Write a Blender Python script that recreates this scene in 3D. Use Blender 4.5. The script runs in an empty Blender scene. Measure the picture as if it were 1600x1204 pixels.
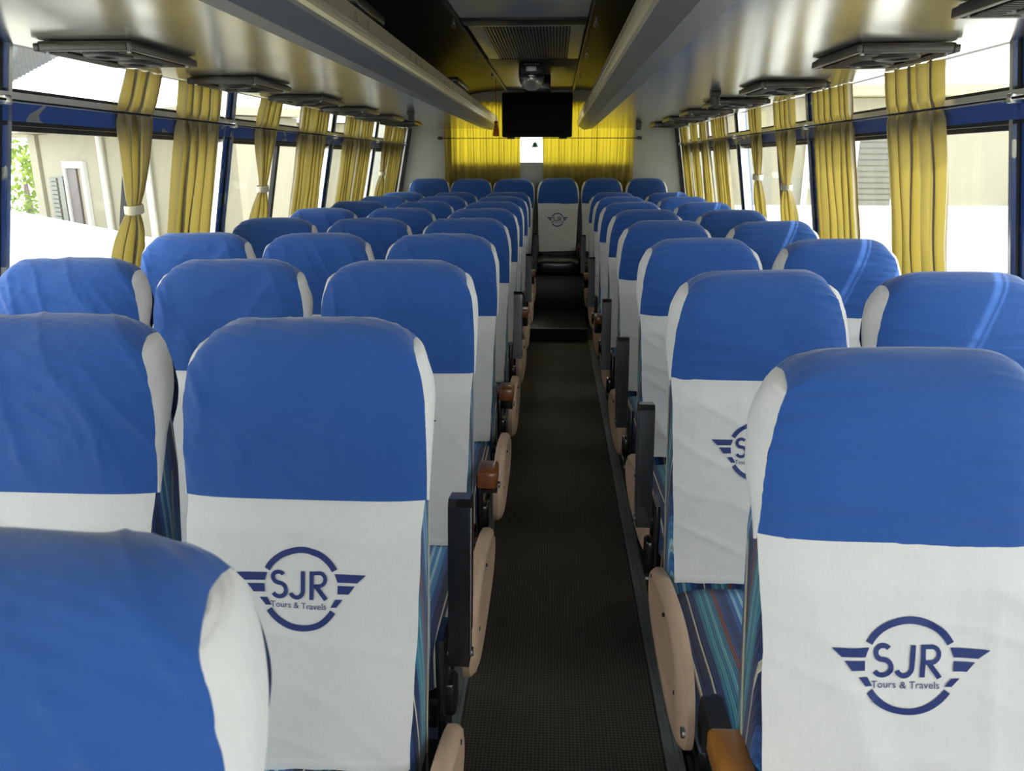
import bpy, math, random
import numpy as np
from mathutils import Vector, Matrix, noise
SC = bpy.context.scene
COL = SC.collection
random.seed(7)
PI = math.pi

# ------------------------------------------------------------------ camera
F_PX = 1200.0
PITCH = math.atan(350 / F_PX)
YAW = math.atan(68 / (F_PX / math.cos(PITCH)))
cd = bpy.data.cameras.new('camera')
cam = bpy.data.objects.new('camera', cd)
COL.objects.link(cam)
cd.sensor_width = 36.0
cd.lens = 36.0 * F_PX / 1600.0
cd.clip_start = 0.03
cd.dof.use_dof = True; cd.dof.focus_distance = 2.2; cd.dof.aperture_fstop = 12
cam.location = (0, 0, 1.40)
fw = Vector((-math.sin(YAW) * math.cos(PITCH), math.cos(YAW) * math.cos(PITCH), -math.sin(PITCH)))
cam.rotation_euler = fw.to_track_quat('-Z', 'Y').to_euler()
SC.camera = cam
# ------------------------------------------------------------------ light
wd = bpy.data.worlds.new('sky'); SC.world = wd
wd.use_nodes = True
bg = wd.node_tree.nodes['Background']
bg.inputs['Color'].default_value = (0.93, 0.97, 1.0, 1)
bg.inputs['Strength'].default_value = 1.6
sd = bpy.data.lights.new('sun', 'SUN')
sd.energy = 2.2; sd.angle = math.radians(0.9); sd.color = (1.0, 0.95, 0.86)
sun = bpy.data.objects.new('sun', sd); COL.objects.link(sun)
# the sun stands high to the right of the coach
sv = Vector((math.cos(math.radians(63)) * 0.92, -math.cos(math.radians(63)) * 0.40, math.sin(math.radians(63))))
sun.rotation_euler = sv.to_track_quat('Z', 'Y').to_euler()
vs = SC.view_settings
vs.view_transform = 'Standard'; vs.look = 'None'; vs.gamma = 1.0
vs.use_curve_mapping = False
vs.exposure = 1.52
try:
    SC.cycles.max_bounces = 12; SC.cycles.diffuse_bounces = 6; SC.cycles.glossy_bounces = 5
    SC.cycles.transparent_max_bounces = 16; SC.cycles.transmission_bounces = 6
    SC.cycles.sample_clamp_indirect = 6.0
    SC.cycles.use_denoising = True
except Exception:
    pass

# ------------------------------------------------------------------ materials
def newmat(name):
    m = bpy.data.materials.new(name); m.use_nodes = True
    nt = m.node_tree
    return m, nt, nt.nodes['Principled BSDF']

def mat(name, col, rough=0.5, metal=0.0, bump=None, var=0.0, vscale=8.0, sheen=0.0, spec=None, coat=0.0, aniso=0.0):
    """plain surface with a little procedural variation and an optional fine bump (scale, strength)"""
    m, nt, b = newmat(name)
    N, L = nt.nodes, nt.links
    tc = N.new('ShaderNodeTexCoord')
    if var > 0:
        n = N.new('ShaderNodeTexNoise'); n.inputs['Scale'].default_value = vscale; n.inputs['Detail'].default_value = 5
        L.new(tc.outputs['Object'], n.inputs['Vector'])
        r = N.new('ShaderNodeMapRange'); r.inputs['To Min'].default_value = 1 - var; r.inputs['To Max'].default_value = 1 + var
        L.new(n.outputs['Fac'], r.inputs['Value'])
        h = N.new('ShaderNodeHueSaturation'); h.inputs['Color'].default_value = (*col, 1)
        L.new(r.outputs['Result'], h.inputs['Value'])
        L.new(h.outputs['Color'], b.inputs['Base Color'])
    else:
        b.inputs['Base Color'].default_value = (*col, 1)
    b.inputs['Roughness'].default_value = rough
    b.inputs['Metallic'].default_value = metal
    if sheen: b.inputs['Sheen Weight'].default_value = sheen
    if spec is not None: b.inputs['Specular IOR Level'].default_value = spec
    if coat: b.inputs['Coat Weight'].default_value = coat
    if aniso: b.inputs['Anisotropic'].default_value = aniso
    if bump:
        n2 = N.new('ShaderNodeTexNoise'); n2.inputs['Scale'].default_value = bump[0]; n2.inputs['Detail'].default_value = 3
        L.new(tc.outputs['Object'], n2.inputs['Vector'])
        bp = N.new('ShaderNodeBump'); bp.inputs['Strength'].default_value = bump[1]; bp.inputs['Distance'].default_value = 0.004
        L.new(n2.outputs['Fac'], bp.inputs['Height']); L.new(bp.outputs['Normal'], b.inputs['Normal'])
    return m

def weave(name, col, scale=900, rough=0.85, sheen=0.25, strength=0.25, trans=0.0):
    """woven cotton: crossed fine waves, soft creases"""
    m, nt, b = newmat(name)
    N, L = nt.nodes, nt.links
    tc = N.new('ShaderNodeTexCoord')
    n = N.new('ShaderNodeTexNoise'); n.inputs['Scale'].default_value = 11; n.inputs['Detail'].default_value = 4
    L.new(tc.outputs['Object'], n.inputs['Vector'])
    mp = N.new('ShaderNodeMapping'); mp.inputs['Scale'].default_value = (260, 260, 30)
    L.new(tc.outputs['Object'], mp.inputs['Vector'])
    th = N.new('ShaderNodeTexNoise'); th.inputs['Scale'].default_value = 1; th.inputs['Detail'].default_value = 2
    L.new(mp.outputs['Vector'], th.inputs['Vector'])
    r = N.new('ShaderNodeMapRange'); r.inputs['To Min'].default_value = 0.95; r.inputs['To Max'].default_value = 1.05
    L.new(th.outputs['Fac'], r.inputs['Value'])
    h = N.new('ShaderNodeHueSaturation'); h.inputs['Color'].default_value = (*col, 1)
    L.new(r.outputs['Result'], h.inputs['Value']); L.new(h.outputs['Color'], b.inputs['Base Color'])
    b.inputs['Roughness'].default_value = rough
    b.inputs['Sheen Weight'].default_value = sheen
    b.inputs['Specular IOR Level'].default_value = 0.25
    bp = N.new('ShaderNodeBump'); bp.inputs['Strength'].default_value = strength; bp.inputs['Distance'].default_value = 0.008
    L.new(n.outputs['Fac'], bp.inputs['Height']); L.new(bp.outputs['Normal'], b.inputs['Normal'])
    return m

M = {}
M['blue'] = weave('blue_cotton', (0.024, 0.102, 0.37), sheen=0.4, strength=0.45)
M['white'] = weave('white_cotton', (0.79, 0.765, 0.74), sheen=0.1, strength=0.40)
M['print'] = mat('navy_print', (0.018, 0.036, 0.17), 0.6)
M['stitch'] = mat('stitching', (0.02, 0.05, 0.25), 0.8)
M['black_metal'] = mat('black_enamel', (0.008, 0.008, 0.009), 0.25, 0.0, coat=0.4)
M['scratched'] = mat('worn_steel', (0.35, 0.35, 0.36), 0.35, 1.0, var=0.4, vscale=60)
M['wood'] = mat('varnished_wood', (0.22, 0.065, 0.018), 0.3, 0, var=0.35, vscale=30, coat=0.3)
M['amber'] = mat('amber_varnished_wood', (0.50, 0.20, 0.035), 0.3, 0, var=0.3, vscale=25, coat=0.3)
M['beige'] = mat('beige_plastic', (0.62, 0.43, 0.29), 0.5, 0, var=0.10, vscale=20, bump=(120, 0.3))
M['piping'] = mat('cream_piping', (0.50, 0.46, 0.34), 0.7)
M['chrome'] = mat('polished_metal', (0.78, 0.78, 0.74), 0.30, 1.0, var=0.15, vscale=12)
M['alu'] = mat('anodised_aluminium', (0.66, 0.61, 0.42), 0.38, 0.7, var=0.08, vscale=5)
M['rubber'] = mat('black_rubber', (0.012, 0.012, 0.012), 0.6)
M['black_plastic'] = mat('black_plastic', (0.014, 0.013, 0.012), 0.45)
M['louvre'] = mat('dark_bronze_plastic', (0.035, 0.028, 0.020), 0.38, coat=0.2)
M['bevel'] = mat('grey_laminate', (0.22, 0.22, 0.21), 0.42, 0.3, var=0.06, bump=(300, 0.2))
M['vinyl'] = mat('black_vinyl', (0.010, 0.010, 0.011), 0.28, coat=0.2)
M['ceiling_dark'] = mat('dark_laminate', (0.024, 0.021, 0.016), 0.42, 0, var=0.15, spec=0.25)
M['ceiling_mid'] = mat('smoked_metal_panel', (0.12, 0.105, 0.075), 0.42, 0.3, var=0.1)
M['hatch'] = mat('grey_metal_panel', (0.65, 0.65, 0.63), 0.4, 0.0, var=0.05)
M['rearwall'] = mat('pale_grey_laminate', (0.50, 0.50, 0.43), 0.5, 0, var=0.03)
M['sidewall'] = mat('grey_laminate_wall', (0.30, 0.30, 0.28), 0.5, 0, var=0.05)
M['step'] = mat('black_step_vinyl', (0.012, 0.012, 0.013), 0.35)
M['tv'] = mat('matt_black_plastic', (0.004, 0.004, 0.004), 0.7, spec=0.15)
M['tie'] = weave('cream_tieback', (0.72, 0.64, 0.45))
M['screen'] = mat('screen_glass', (0.002, 0.002, 0.003), 0.75, spec=0.1)
M['orange'] = mat('orange_cloth', (0.45, 0.10, 0.01), 0.8)
M['green'] = mat('green_enamel', (0.03, 0.12, 0.06), 0.4)
M['plaster'] = mat('cream_plaster', (0.36, 0.335, 0.25), 0.9, 0, var=0.05, vscale=1.5)
M['whitewall'] = mat('whitewash', (0.86, 0.86, 0.84), 0.9, 0, var=0.03, vscale=2)
M['louverglass'] = mat('louvred_shutter', (0.17, 0.175, 0.15), 0.5)
M['doorwood'] = mat('grey_door', (0.15, 0.125, 0.12), 0.6, 0, var=0.2, vscale=3)
M['concrete'] = mat('pale_concrete', (0.62, 0.60, 0.55), 0.9, 0, var=0.08, vscale=1.0)

def brushed(name, col, rough=0.2):
    m, nt, b = newmat(name)
    N, L = nt.nodes, nt.links
    tc = N.new('ShaderNodeTexCoord')
    mp = N.new('ShaderNodeMapping'); mp.inputs['Scale'].default_value = (3, 240, 240)
    L.new(tc.outputs['Object'], mp.inputs['Vector'])
    n = N.new('ShaderNodeTexNoise'); n.inputs['Scale'].default_value = 2; n.inputs['Detail'].default_value = 4
    L.new(mp.outputs['Vector'], n.inputs['Vector'])
    mr = N.new('ShaderNodeMapRange'); mr.inputs['To Min'].default_value = rough * 0.75; mr.inputs['To Max'].default_value = rough * 1.3
    L.new(n.outputs['Fac'], mr.inputs['Value']); L.new(mr.outputs['Result'], b.inputs['Roughness'])
    b.inputs['Base Color'].default_value = (*col, 1)
    b.inputs['Metallic'].default_value = 0.9
    # slow waviness of the thin sheet
    n2 = N.new('ShaderNodeTexNoise'); n2.inputs['Scale'].default_value = 2.2; n2.inputs['Detail'].default_value = 1
    L.new(tc.outputs['Object'], n2.inputs['Vector'])
    bp = N.new('ShaderNodeBump'); bp.inputs['Strength'].default_value = 0.25; bp.inputs['Distance'].default_value = 0.02
    L.new(n2.outputs['Fac'], bp.inputs['Height']); L.new(bp.outputs['Normal'], b.inputs['Normal'])
    return m
M['brushed'] = brushed('brushed_steel_sheet', (0.60, 0.59, 0.53), 0.20)

def striped():
    m, nt, b = newmat('striped_upholstery')
    N, L = nt.nodes, nt.links
    uv = N.new('ShaderNodeUVMap')
    sp = N.new('ShaderNodeSeparateXYZ'); L.new(uv.outputs['UV'], sp.inputs['Vector'])
    mu = N.new('ShaderNodeMath'); mu.operation = 'MULTIPLY'; mu.inputs[1].default_value = 1 / 0.155
    L.new(sp.outputs['X'], mu.inputs[0])
    fr = N.new('ShaderNodeMath'); fr.operation = 'FRACT'; L.new(mu.outputs[0], fr.inputs[0])
    cr = N.new('ShaderNodeValToRGB'); L.new(fr.outputs[0], cr.inputs['Fac'])
    cr.color_ramp.interpolation = 'CONSTANT'
    st = [(0, (0.012, 0.035, 0.13)), (0.10, (0.02, 0.10, 0.32)), (0.16, (0.25, 0.48, 0.62)), (0.20, (0.04, 0.20, 0.48)),
          (0.26, (0.38, 0.60, 0.66)), (0.30, (0.05, 0.24, 0.50)), (0.37, (0.02, 0.08, 0.28)), (0.45, (0.008, 0.02, 0.09)),
          (0.55, (0.70, 0.66, 0.48)), (0.57, (0.008, 0.03, 0.12)), (0.66, (0.03, 0.20, 0.30)), (0.71, (0.08, 0.32, 0.38)),
          (0.75, (0.03, 0.17, 0.27)), (0.80, (0.12, 0.36, 0.42)), (0.84, (0.03, 0.15, 0.25)), (0.90, (0.20, 0.05, 0.03)), (0.95, (0.02, 0.06, 0.20))]
    e = cr.color_ramp.elements
    e[0].position = 0; e[0].color = (*st[0][1], 1)
    e[1].position = st[1][0]; e[1].color = (*st[1][1], 1)
    for p, c in st[2:]:
        k = e.new(p); k.color = (*c, 1)
    # fine ribs
    m2 = N.new('ShaderNodeMath'); m2.operation = 'MULTIPLY'; m2.inputs[1].default_value = 2 * PI / 0.0045
    L.new(sp.outputs['X'], m2.inputs[0])
    sn = N.new('ShaderNodeMath'); sn.operation = 'SINE'; L.new(m2.outputs[0], sn.inputs[0])
    mr = N.new('ShaderNodeMapRange'); mr.inputs['From Min'].default_value = -1; mr.inputs['To Min'].default_value = 0.75; mr.inputs['To Max'].default_value = 1.15
    L.new(sn.outputs[0], mr.inputs['Value'])
    h = N.new('ShaderNodeHueSaturation'); L.new(cr.outputs['Color'], h.inputs['Color']); L.new(mr.outputs['Result'], h.inputs['Value'])
    L.new(h.outputs['Color'], b.inputs['Base Color'])
    b.inputs['Roughness'].default_value = 0.75
    b.inputs['Sheen Weight'].default_value = 0.3
    bp = N.new('ShaderNodeBump'); bp.inputs['Strength'].default_value = 0.35; bp.inputs['Distance'].default_value = 0.001
    L.new(sn.outputs[0], bp.inputs['Height']); L.new(bp.outputs['Normal'], b.inputs['Normal'])
    return m
M['stripes'] = striped()

def curtain_mat(name, dcol, tcol, w=0.6):
    m, nt, b = newmat(name)
    N, L = nt.nodes, nt.links
    out = N['Material Output']
    tc = N.new('ShaderNodeTexCoord')
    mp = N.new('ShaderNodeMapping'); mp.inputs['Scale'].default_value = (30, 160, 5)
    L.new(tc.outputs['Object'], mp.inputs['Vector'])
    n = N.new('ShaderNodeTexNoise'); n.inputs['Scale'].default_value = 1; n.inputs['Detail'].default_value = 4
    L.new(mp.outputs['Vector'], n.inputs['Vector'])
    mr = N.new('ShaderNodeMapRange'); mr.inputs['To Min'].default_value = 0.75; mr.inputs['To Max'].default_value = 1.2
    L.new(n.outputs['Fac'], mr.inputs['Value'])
    h1 = N.new('ShaderNodeHueSaturation'); h1.inputs['Color'].default_value = (*dcol, 1); L.new(mr.outputs['Result'], h1.inputs['Value'])
    L.new(h1.outputs['Color'], b.inputs['Base Color'])
    b.inputs['Roughness'].default_value = 0.6; b.inputs['Sheen Weight'].default_value = 0.2
    tr = N.new('ShaderNodeBsdfTranslucent'); tr.inputs['Color'].default_value = (*tcol, 1)
    mx = N.new('ShaderNodeMixShader'); mx.inputs['Fac'].default_value = w
    L.new(b.outputs['BSDF'], mx.inputs[1]); L.new(tr.outputs['BSDF'], mx.inputs[2])
    L.new(mx.outputs['Shader'], out.inputs['Surface'])
    return m
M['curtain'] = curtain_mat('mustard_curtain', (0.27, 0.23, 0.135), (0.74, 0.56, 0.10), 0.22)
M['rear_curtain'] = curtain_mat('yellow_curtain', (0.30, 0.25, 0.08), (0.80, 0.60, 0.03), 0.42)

def glass(name, tint=(0.95, 0.97, 0.96), gl=0.06):
    m = bpy.data.materials.new(name); m.use_nodes = True
    nt = m.node_tree; N, L = nt.nodes, nt.links
    N.clear()
    out = N.new('ShaderNodeOutputMaterial')
    t = N.new('ShaderNodeBsdfTransparent'); t.inputs['Color'].default_value = (*tint, 1)
    g = N.new('ShaderNodeBsdfGlossy'); g.inputs['Roughness'].default_value = 0.02
    lw = N.new('ShaderNodeLayerWeight'); lw.inputs['Blend'].default_value = 0.5
    pw = N.new('ShaderNodeMath'); pw.operation = 'POWER'; pw.inputs[1].default_value = 5.0
    L.new(lw.outputs['Facing'], pw.inputs[0])
    fr = N.new('ShaderNodeMath'); fr.operation = 'MULTIPLY_ADD'; fr.inputs[1].default_value = 0.6; fr.inputs[2].default_value = 0.03
    L.new(pw.outputs[0], fr.inputs[0])
    mx = N.new('ShaderNodeMixShader')
    L.new(fr.outputs[0], mx.inputs['Fac']); L.new(t.outputs['BSDF'], mx.inputs[1]); L.new(g.outputs['BSDF'], mx.inputs[2])
    L.new(mx.outputs['Shader'], out.inputs['Surface'])
    return m
M['glass'] = glass('window_glass')
m, nt, b = newmat('faceted_crystal')
b.inputs['Base Color'].default_value = (0.85, 0.85, 0.80, 1); b.inputs['Roughness'].default_value = 0.12
b.inputs['Base Color'].default_value = (0.5, 0.49, 0.44, 1)
b.inputs['Metallic'].default_value = 0.35
M['crystal'] = m

def film():
    """protective blue film with patches peeled back to bare metal"""
    m, nt, b = newmat('blue_film_on_metal')
    N, L = nt.nodes, nt.links
    tc = N.new('ShaderNodeTexCoord')
    mp = N.new('ShaderNodeMapping'); mp.inputs['Scale'].default_value = (1, 1, 1.6)
    L.new(tc.outputs['Object'], mp.inputs['Vector'])
    n = N.new('ShaderNodeTexNoise'); n.inputs['Scale'].default_value = 5.5; n.inputs['Detail'].default_value = 2.5; n.inputs['Distortion'].default_value = 0.8
    L.new(mp.outputs['Vector'], n.inputs['Vector'])
    cr = N.new('ShaderNodeValToRGB'); L.new(n.outputs['Fac'], cr.inputs['Fac'])
    cr.color_ramp.elements[0].position = 0.59; cr.color_ramp.elements[0].color = (0, 0, 0, 1)
    cr.color_ramp.elements[1].position = 0.60; cr.color_ramp.elements[1].color = (1, 1, 1, 1)
    mx = N.new('ShaderNodeMix'); mx.data_type = 'RGBA'
    mx.inputs['A'].default_value = (0.022, 0.075, 0.32, 1); mx.inputs['B'].default_value = (0.55, 0.54, 0.48, 1)
    L.new(cr.outputs['Color'], mx.inputs['Factor']); L.new(mx.outputs['Result'], b.inputs['Base Color'])
    L.new(cr.outputs['Color'], b.inputs['Metallic'])
    b.inputs['Roughness'].default_value = 0.28
    return m
M['film'] = film()

def dots(name, base, dot, scale, thr):
    m, nt, b = newmat(name)
    N, L = nt.nodes, nt.links
    tc = N.new('ShaderNodeTexCoord')
    v = N.new('ShaderNodeTexVoronoi'); v.inputs['Scale'].default_value = scale
    L.new(tc.outputs['Object'], v.inputs['Vector'])
    cr = N.new('ShaderNodeValToRGB'); L.new(v.outputs['Distance'], cr.inputs['Fac'])
    cr.color_ramp.interpolation = 'CONSTANT'
    cr.color_ramp.elements[0].color = (*dot, 1); cr.color_ramp.elements[1].color = (*base, 1); cr.color_ramp.elements[1].position = thr
    L.new(cr.outputs['Color'], b.inputs['Base Color']); b.inputs['Roughness'].default_value = 0.45
    return m
M['floor'] = dots('speckled_navy_vinyl', (0.010, 0.016, 0.035), (0.45, 0.50, 0.58), 150, 0.16)

def mat_mat():
    m, nt, b = newmat('woven_grey_mat')
    N, L = nt.nodes, nt.links
    tc = N.new('ShaderNodeTexCoord')
    mp = N.new('ShaderNodeMapping'); mp.inputs['Rotation'].default_value = (0, 0, PI / 4); mp.inputs['Scale'].default_value = (150, 150, 150)
    L.new(tc.outputs['Object'], mp.inputs['Vector'])
    ck = N.new('ShaderNodeTexChecker'); ck.inputs['Scale'].default_value = 1.0
    L.new(mp.outputs['Vector'], ck.inputs['Vector'])
    mx = N.new('ShaderNodeMix'); mx.data_type = 'RGBA'
    mx.inputs['A'].default_value = (0.065, 0.057, 0.047, 1); mx.inputs['B'].default_value = (0.17, 0.15, 0.125, 1)
    L.new(ck.outputs['Fac'], mx.inputs['Factor'])
    n = N.new('ShaderNodeTexNoise'); n.inputs['Scale'].default_value = 3; L.new(tc.outputs['Object'], n.inputs['Vector'])
    mr = N.new('ShaderNodeMapRange'); mr.inputs['To Min'].default_value = 0.7; mr.inputs['To Max'].default_value = 1.2; L.new(n.outputs['Fac'], mr.inputs['Value'])
    h = N.new('ShaderNodeHueSaturation'); L.new(mx.outputs['Result'], h.inputs['Color']); L.new(mr.outputs['Result'], h.inputs['Value'])
    L.new(h.outputs['Color'], b.inputs['Base Color']); b.inputs['Roughness'].default_value = 0.6
    bp = N.new('ShaderNodeBump'); bp.inputs['Strength'].default_value = 0.5; bp.inputs['Distance'].default_value = 0.002
    L.new(ck.outputs['Fac'], bp.inputs['Height']); L.new(bp.outputs['Normal'], b.inputs['Normal'])
    return m
M['mat'] = mat_mat()

def corrugated():
    m, nt, b = newmat('corrugated_sheet')
    N, L = nt.nodes, nt.links
    b.inputs['Base Color'].default_value = (0.085, 0.087, 0.09, 1); b.inputs['Roughness'].default_value = 0.5; b.inputs['Metallic'].default_value = 0.3
    return m
M['roof'] = corrugated()
def leaves():
    m, nt, b = newmat('green_leaves')
    N, L = nt.nodes, nt.links
    tc = N.new('ShaderNodeTexCoord'); n = N.new('ShaderNodeTexNoise'); n.inputs['Scale'].default_value = 3
    L.new(tc.outputs['Object'], n.inputs['Vector'])
    cr = N.new('ShaderNodeValToRGB'); L.new(n.outputs['Fac'], cr.inputs['Fac'])
    cr.color_ramp.elements[0].color = (0.10, 0.20, 0.02, 1); cr.color_ramp.elements[1].color = (0.26, 0.32, 0.04, 1)
    L.new(cr.outputs['Color'], b.inputs['Base Color']); b.inputs['Roughness'].default_value = 0.6
    return m
M['leaves'] = leaves()

# ------------------------------------------------------------------ mesh helpers
class MB:
    def __init__(s): s.v = []; s.f = []; s.uv = []
    def quadgrid(s, P, uvf=None, flip=False, closed_u=False):
        """P: list of rows of points"""
        o = len(s.v); nr = len(P); nc = len(P[0])
        for r in P: s.v.extend([tuple(p) for p in r])
        for i in range(nr - 1):
            for j in range(nc if closed_u else nc - 1):
                k = (j + 1) % nc
                q = [o + i * nc + j, o + i * nc + k, o + (i + 1) * nc + k, o + (i + 1) * nc + j]
                if flip: q.reverse()
                s.f.append(q)
        return o
    def face(s, pts):
        o = len(s.v); s.v.extend([tuple(p) for p in pts]); s.f.append(list(range(o, o + len(pts))))
    def box(s, x0, x1, y0, y1, z0, z1, b=0.0):
        if b <= 0:
            o = len(s.v)
            s.v += [(x0, y0, z0), (x1, y0, z0), (x1, y1, z0), (x0, y1, z0), (x0, y0, z1), (x1, y0, z1), (x1, y1, z1), (x0, y1, z1)]
            for q in [(3, 2, 1, 0), (4, 5, 6, 7), (0, 1, 5, 4), (1, 2, 6, 5), (2, 3, 7, 6), (3, 0, 4, 7)]:
                s.f.append([o + i for i in q])
        else:
            b = min(b, (x1 - x0) / 2.01, (y1 - y0) / 2.01, (z1 - z0) / 2.01)
            L = []
            def ring(ins, z):
                c = b * 0.9999
                r = []
                a0, a1, c0, c1 = x0 + ins, x1 - ins, y0 + ins, y1 - ins
                k = c
                for (cx, cy, st) in [(a1 - k, c0 + k, -90), (a1 - k, c1 - k, 0), (a0 + k, c1 - k, 90), (a0 + k, c0 + k, 180)]:
                    for t in range(4):
                        an = math.radians(st + t * 30)
                        r.append((cx + k * math.cos(an), cy + k * math.sin(an), z))
                return r
            rings = []
            def safe(ins): return ring(min(ins, (min(x1 - x0, y1 - y0) / 2 - b) * 0.98), 0)
            for (ins, z) in [(b, z0), (b * 0.3, z0 + b * 0.3), (0, z0 + b), (0, z1 - b), (b * 0.3, z1 - b * 0.3), (b, z1)]:
                ins = min(ins, max(0, min(x1 - x0, y1 - y0) / 2 - b) * 0.98)
                rings.append(ring(ins, z))
            o = s.quadgrid(rings, closed_u=True)
            n = len(rings[0])
            s.f.append([o + n - 1 - i for i in range(n)])
            s.f.append([o + 5 * n + i for i in range(n)])
    def tube(s, pts, r, n=8, closed=False):
        pts = [Vector(p) for p in pts]
        rings = []
        up = Vector((0, 0, 1))
        for i, p in enumerate(pts):
            if closed: d = pts[(i + 1) % len(pts)] - pts[i - 1]
            else: d = pts[min(i + 1, len(pts) - 1)] - pts[max(i - 1, 0)]
            d.normalize()
            a = d.cross(up if abs(d.z) < 0.95 else Vector((0, 1, 0))).normalized(); c = a.cross(d)
            rr = r[i] if isinstance(r, (list, tuple)) else r
            rings.append([p + a * rr * math.cos(2 * PI * k / n) + c * rr * math.sin(2 * PI * k / n) for k in range(n)])
        if closed: rings.append(rings[0])
        o = s.quadgrid(rings, closed_u=True, flip=True)
        if not closed:
            s.f.append([o + k for k in range(n)]); m = (len(rings) - 1) * n
            s.f.append([o + m + n - 1 - k for k in range(n)])
    def prism(s, poly, axis, a, b):
        """extrude a 2D polygon along axis: 'x' poly=(y,z), 'y' poly=(x,z), 'z' poly=(x,y)"""
        def P(p, t):
            return {'x': (t, p[0], p[1]), 'y': (p[0], t, p[1]), 'z': (p[0], p[1], t)}[axis]
        o = len(s.v); n = len(poly)
        s.v += [P(p, a) for p in poly] + [P(p, b) for p in poly]
        s.f.append([o + i for i in range(n)]); s.f.append([o + n + i for i in reversed(range(n))])
        for i in range(n):
            j = (i + 1) % n
            s.f.append([o + i, o + n + i, o + n + j, o + j])
    def lathe(s, prof, cx, cy, n=24):
        rings = [[(cx + r * math.cos(2 * PI * k / n), cy + r * math.sin(2 * PI * k / n), z) for k in range(n)] for r, z in prof]
        s.quadgrid(rings, closed_u=True)
    def mesh(s, name, m, smooth=True, fix=True, uvf=None, ang=40):
        me = bpy.data.meshes.new(name)
        me.from_pydata([tuple(map(float, p)) for p in s.v], [], s.f)
        if fix:
            import bmesh
            bm = bmesh.new(); bm.from_mesh(me)
            bmesh.ops.remove_doubles(bm, verts=bm.verts, dist=1e-6)
            bmesh.ops.recalc_face_normals(bm, faces=bm.faces)
            bm.to_mesh(me); bm.free()
        if uvf:
            u = me.uv_layers.new(name='UVMap')
            for lp in me.loops:
                u.data[lp.index].uv = uvf(me.vertices[lp.vertex_index].co)
        me.materials.append(m)
        if smooth:
            me.polygons.foreach_set('use_smooth', [True] * len(me.polygons))
            try: me.set_sharp_from_angle(angle=math.radians(ang))
            except Exception: pass
        me.update()
        return me
    def build(s, name, m, parent=None, **k):
        return put(name, s.mesh(name, m, **k), parent)

def put(name, me, parent=None, loc=None):
    o = bpy.data.objects.new(name, me); COL.objects.link(o)
    if parent is not None: o.parent = parent
    if loc is not None: o.location = loc
    return o
def empty(name, loc=(0, 0, 0), rz=0.0):
    o = bpy.data.objects.new(name, None); COL.objects.link(o)
    o.location = loc; o.rotation_euler = (0, 0, rz); o.empty_display_size = 0.05
    return o
def tag(o, label, cat, group=None, kind=None):
    o['label'] = label; o['category'] = cat
    if group: o['group'] = group
    if kind: o['kind'] = kind
    return o
def struct(o):
    o['kind'] = 'structure'; return o
def cr_spline(pts, n):
    """Catmull-Rom through tuples, n samples"""
    P = [np.array(p, float) for p in pts]
    P = [2 * P[0] - P[1]] + P + [2 * P[-1] - P[-2]]
    segs = len(P) - 3
    out = []
    for i in range(n):
        t = i / (n - 1) * segs; k = min(int(t), segs - 1); t -= k
        a, b, c, d = P[k:k + 4]
        out.append(0.5 * ((2 * b) + (c - a) * t + (2 * a - 5 * b + 4 * c - d) * t * t + (3 * b - a - 3 * c + d) * t ** 3))
    return out
def nz(x, y, z=0.0): return noise.noise(Vector((x, y, z)))
def ridge(x, y, z=0.0): return 1 - 2 * abs(nz(x, y, z))

# ------------------------------------------------------------------ coach geometry
WL0, WR0 = -1.47, 1.20          # wall position at the height of the curtain rod
ZR = 1.555
def XL(z): return WL0 - (ZR - z) * 0.205
def XR(z): return WR0 + (ZR - z) * 0.165
Y0, Y1 = -1.9, 7.76
CX = -0.135

def wall_strip(name, m, z0, z1, y0, y1, side, t=0.03, inset=0.0):
    X = XL if side < 0 else XR
    mb = MB()
    a0, a1 = X(z0) - side * inset, X(z1) - side * inset
    mb.prism([(a0, z0), (a1, z1), (a1 + side * t, z1), (a0 + side * t, z0)], 'y', y0, y1)
    return mb.build(name, m, smooth=False)

# floor, side walls, roof
mb = MB(); mb.box(-1.78, 1.5, Y0, Y1 + 0.1, -0.05, 0.0)
struct(mb.build('floor', M['floor'], smooth=False))
struct(wall_strip('wall_left', M['sidewall'], 0.0, 0.93, Y0, Y1, -1, 0.05))
struct(wall_strip('wall_right', M['sidewall'], 0.0, 0.93, Y0, Y1, 1, 0.05))
def roof_pts(off=0.0):
    L = [(XL(1.705) - 0.012, 1.705), (-1.40, 1.80), (-1.26, 1.90), (-1.0, 1.98), (-0.70, 2.03), (-0.46, 2.05), (0.19, 2.05), (0.43, 2.03), (0.73, 1.98), (0.98, 1.90), (1.12, 1.80), (XR(1.705) + 0.012, 1.705)]
    return L
mb = MB(); rp = roof_pts()
rp_o = [((x - CX) * 1.03 + CX, z + 0.035) for x, z in rp]
mb.prism(rp + rp_o[::-1], 'y', Y0, Y1 + 0.02)
struct(mb.build('ceiling', M['ceiling_dark'], ang=25))
# dark header just over the windows where the wall meets the rack
for sd_, nm in ((-1, 'trim_1'), (1, 'trim_2')):
    struct(wall_strip(nm, M['black_plastic'], 1.700, 1.712, Y0, Y1, sd_, 0.03, 0.004))

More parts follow.
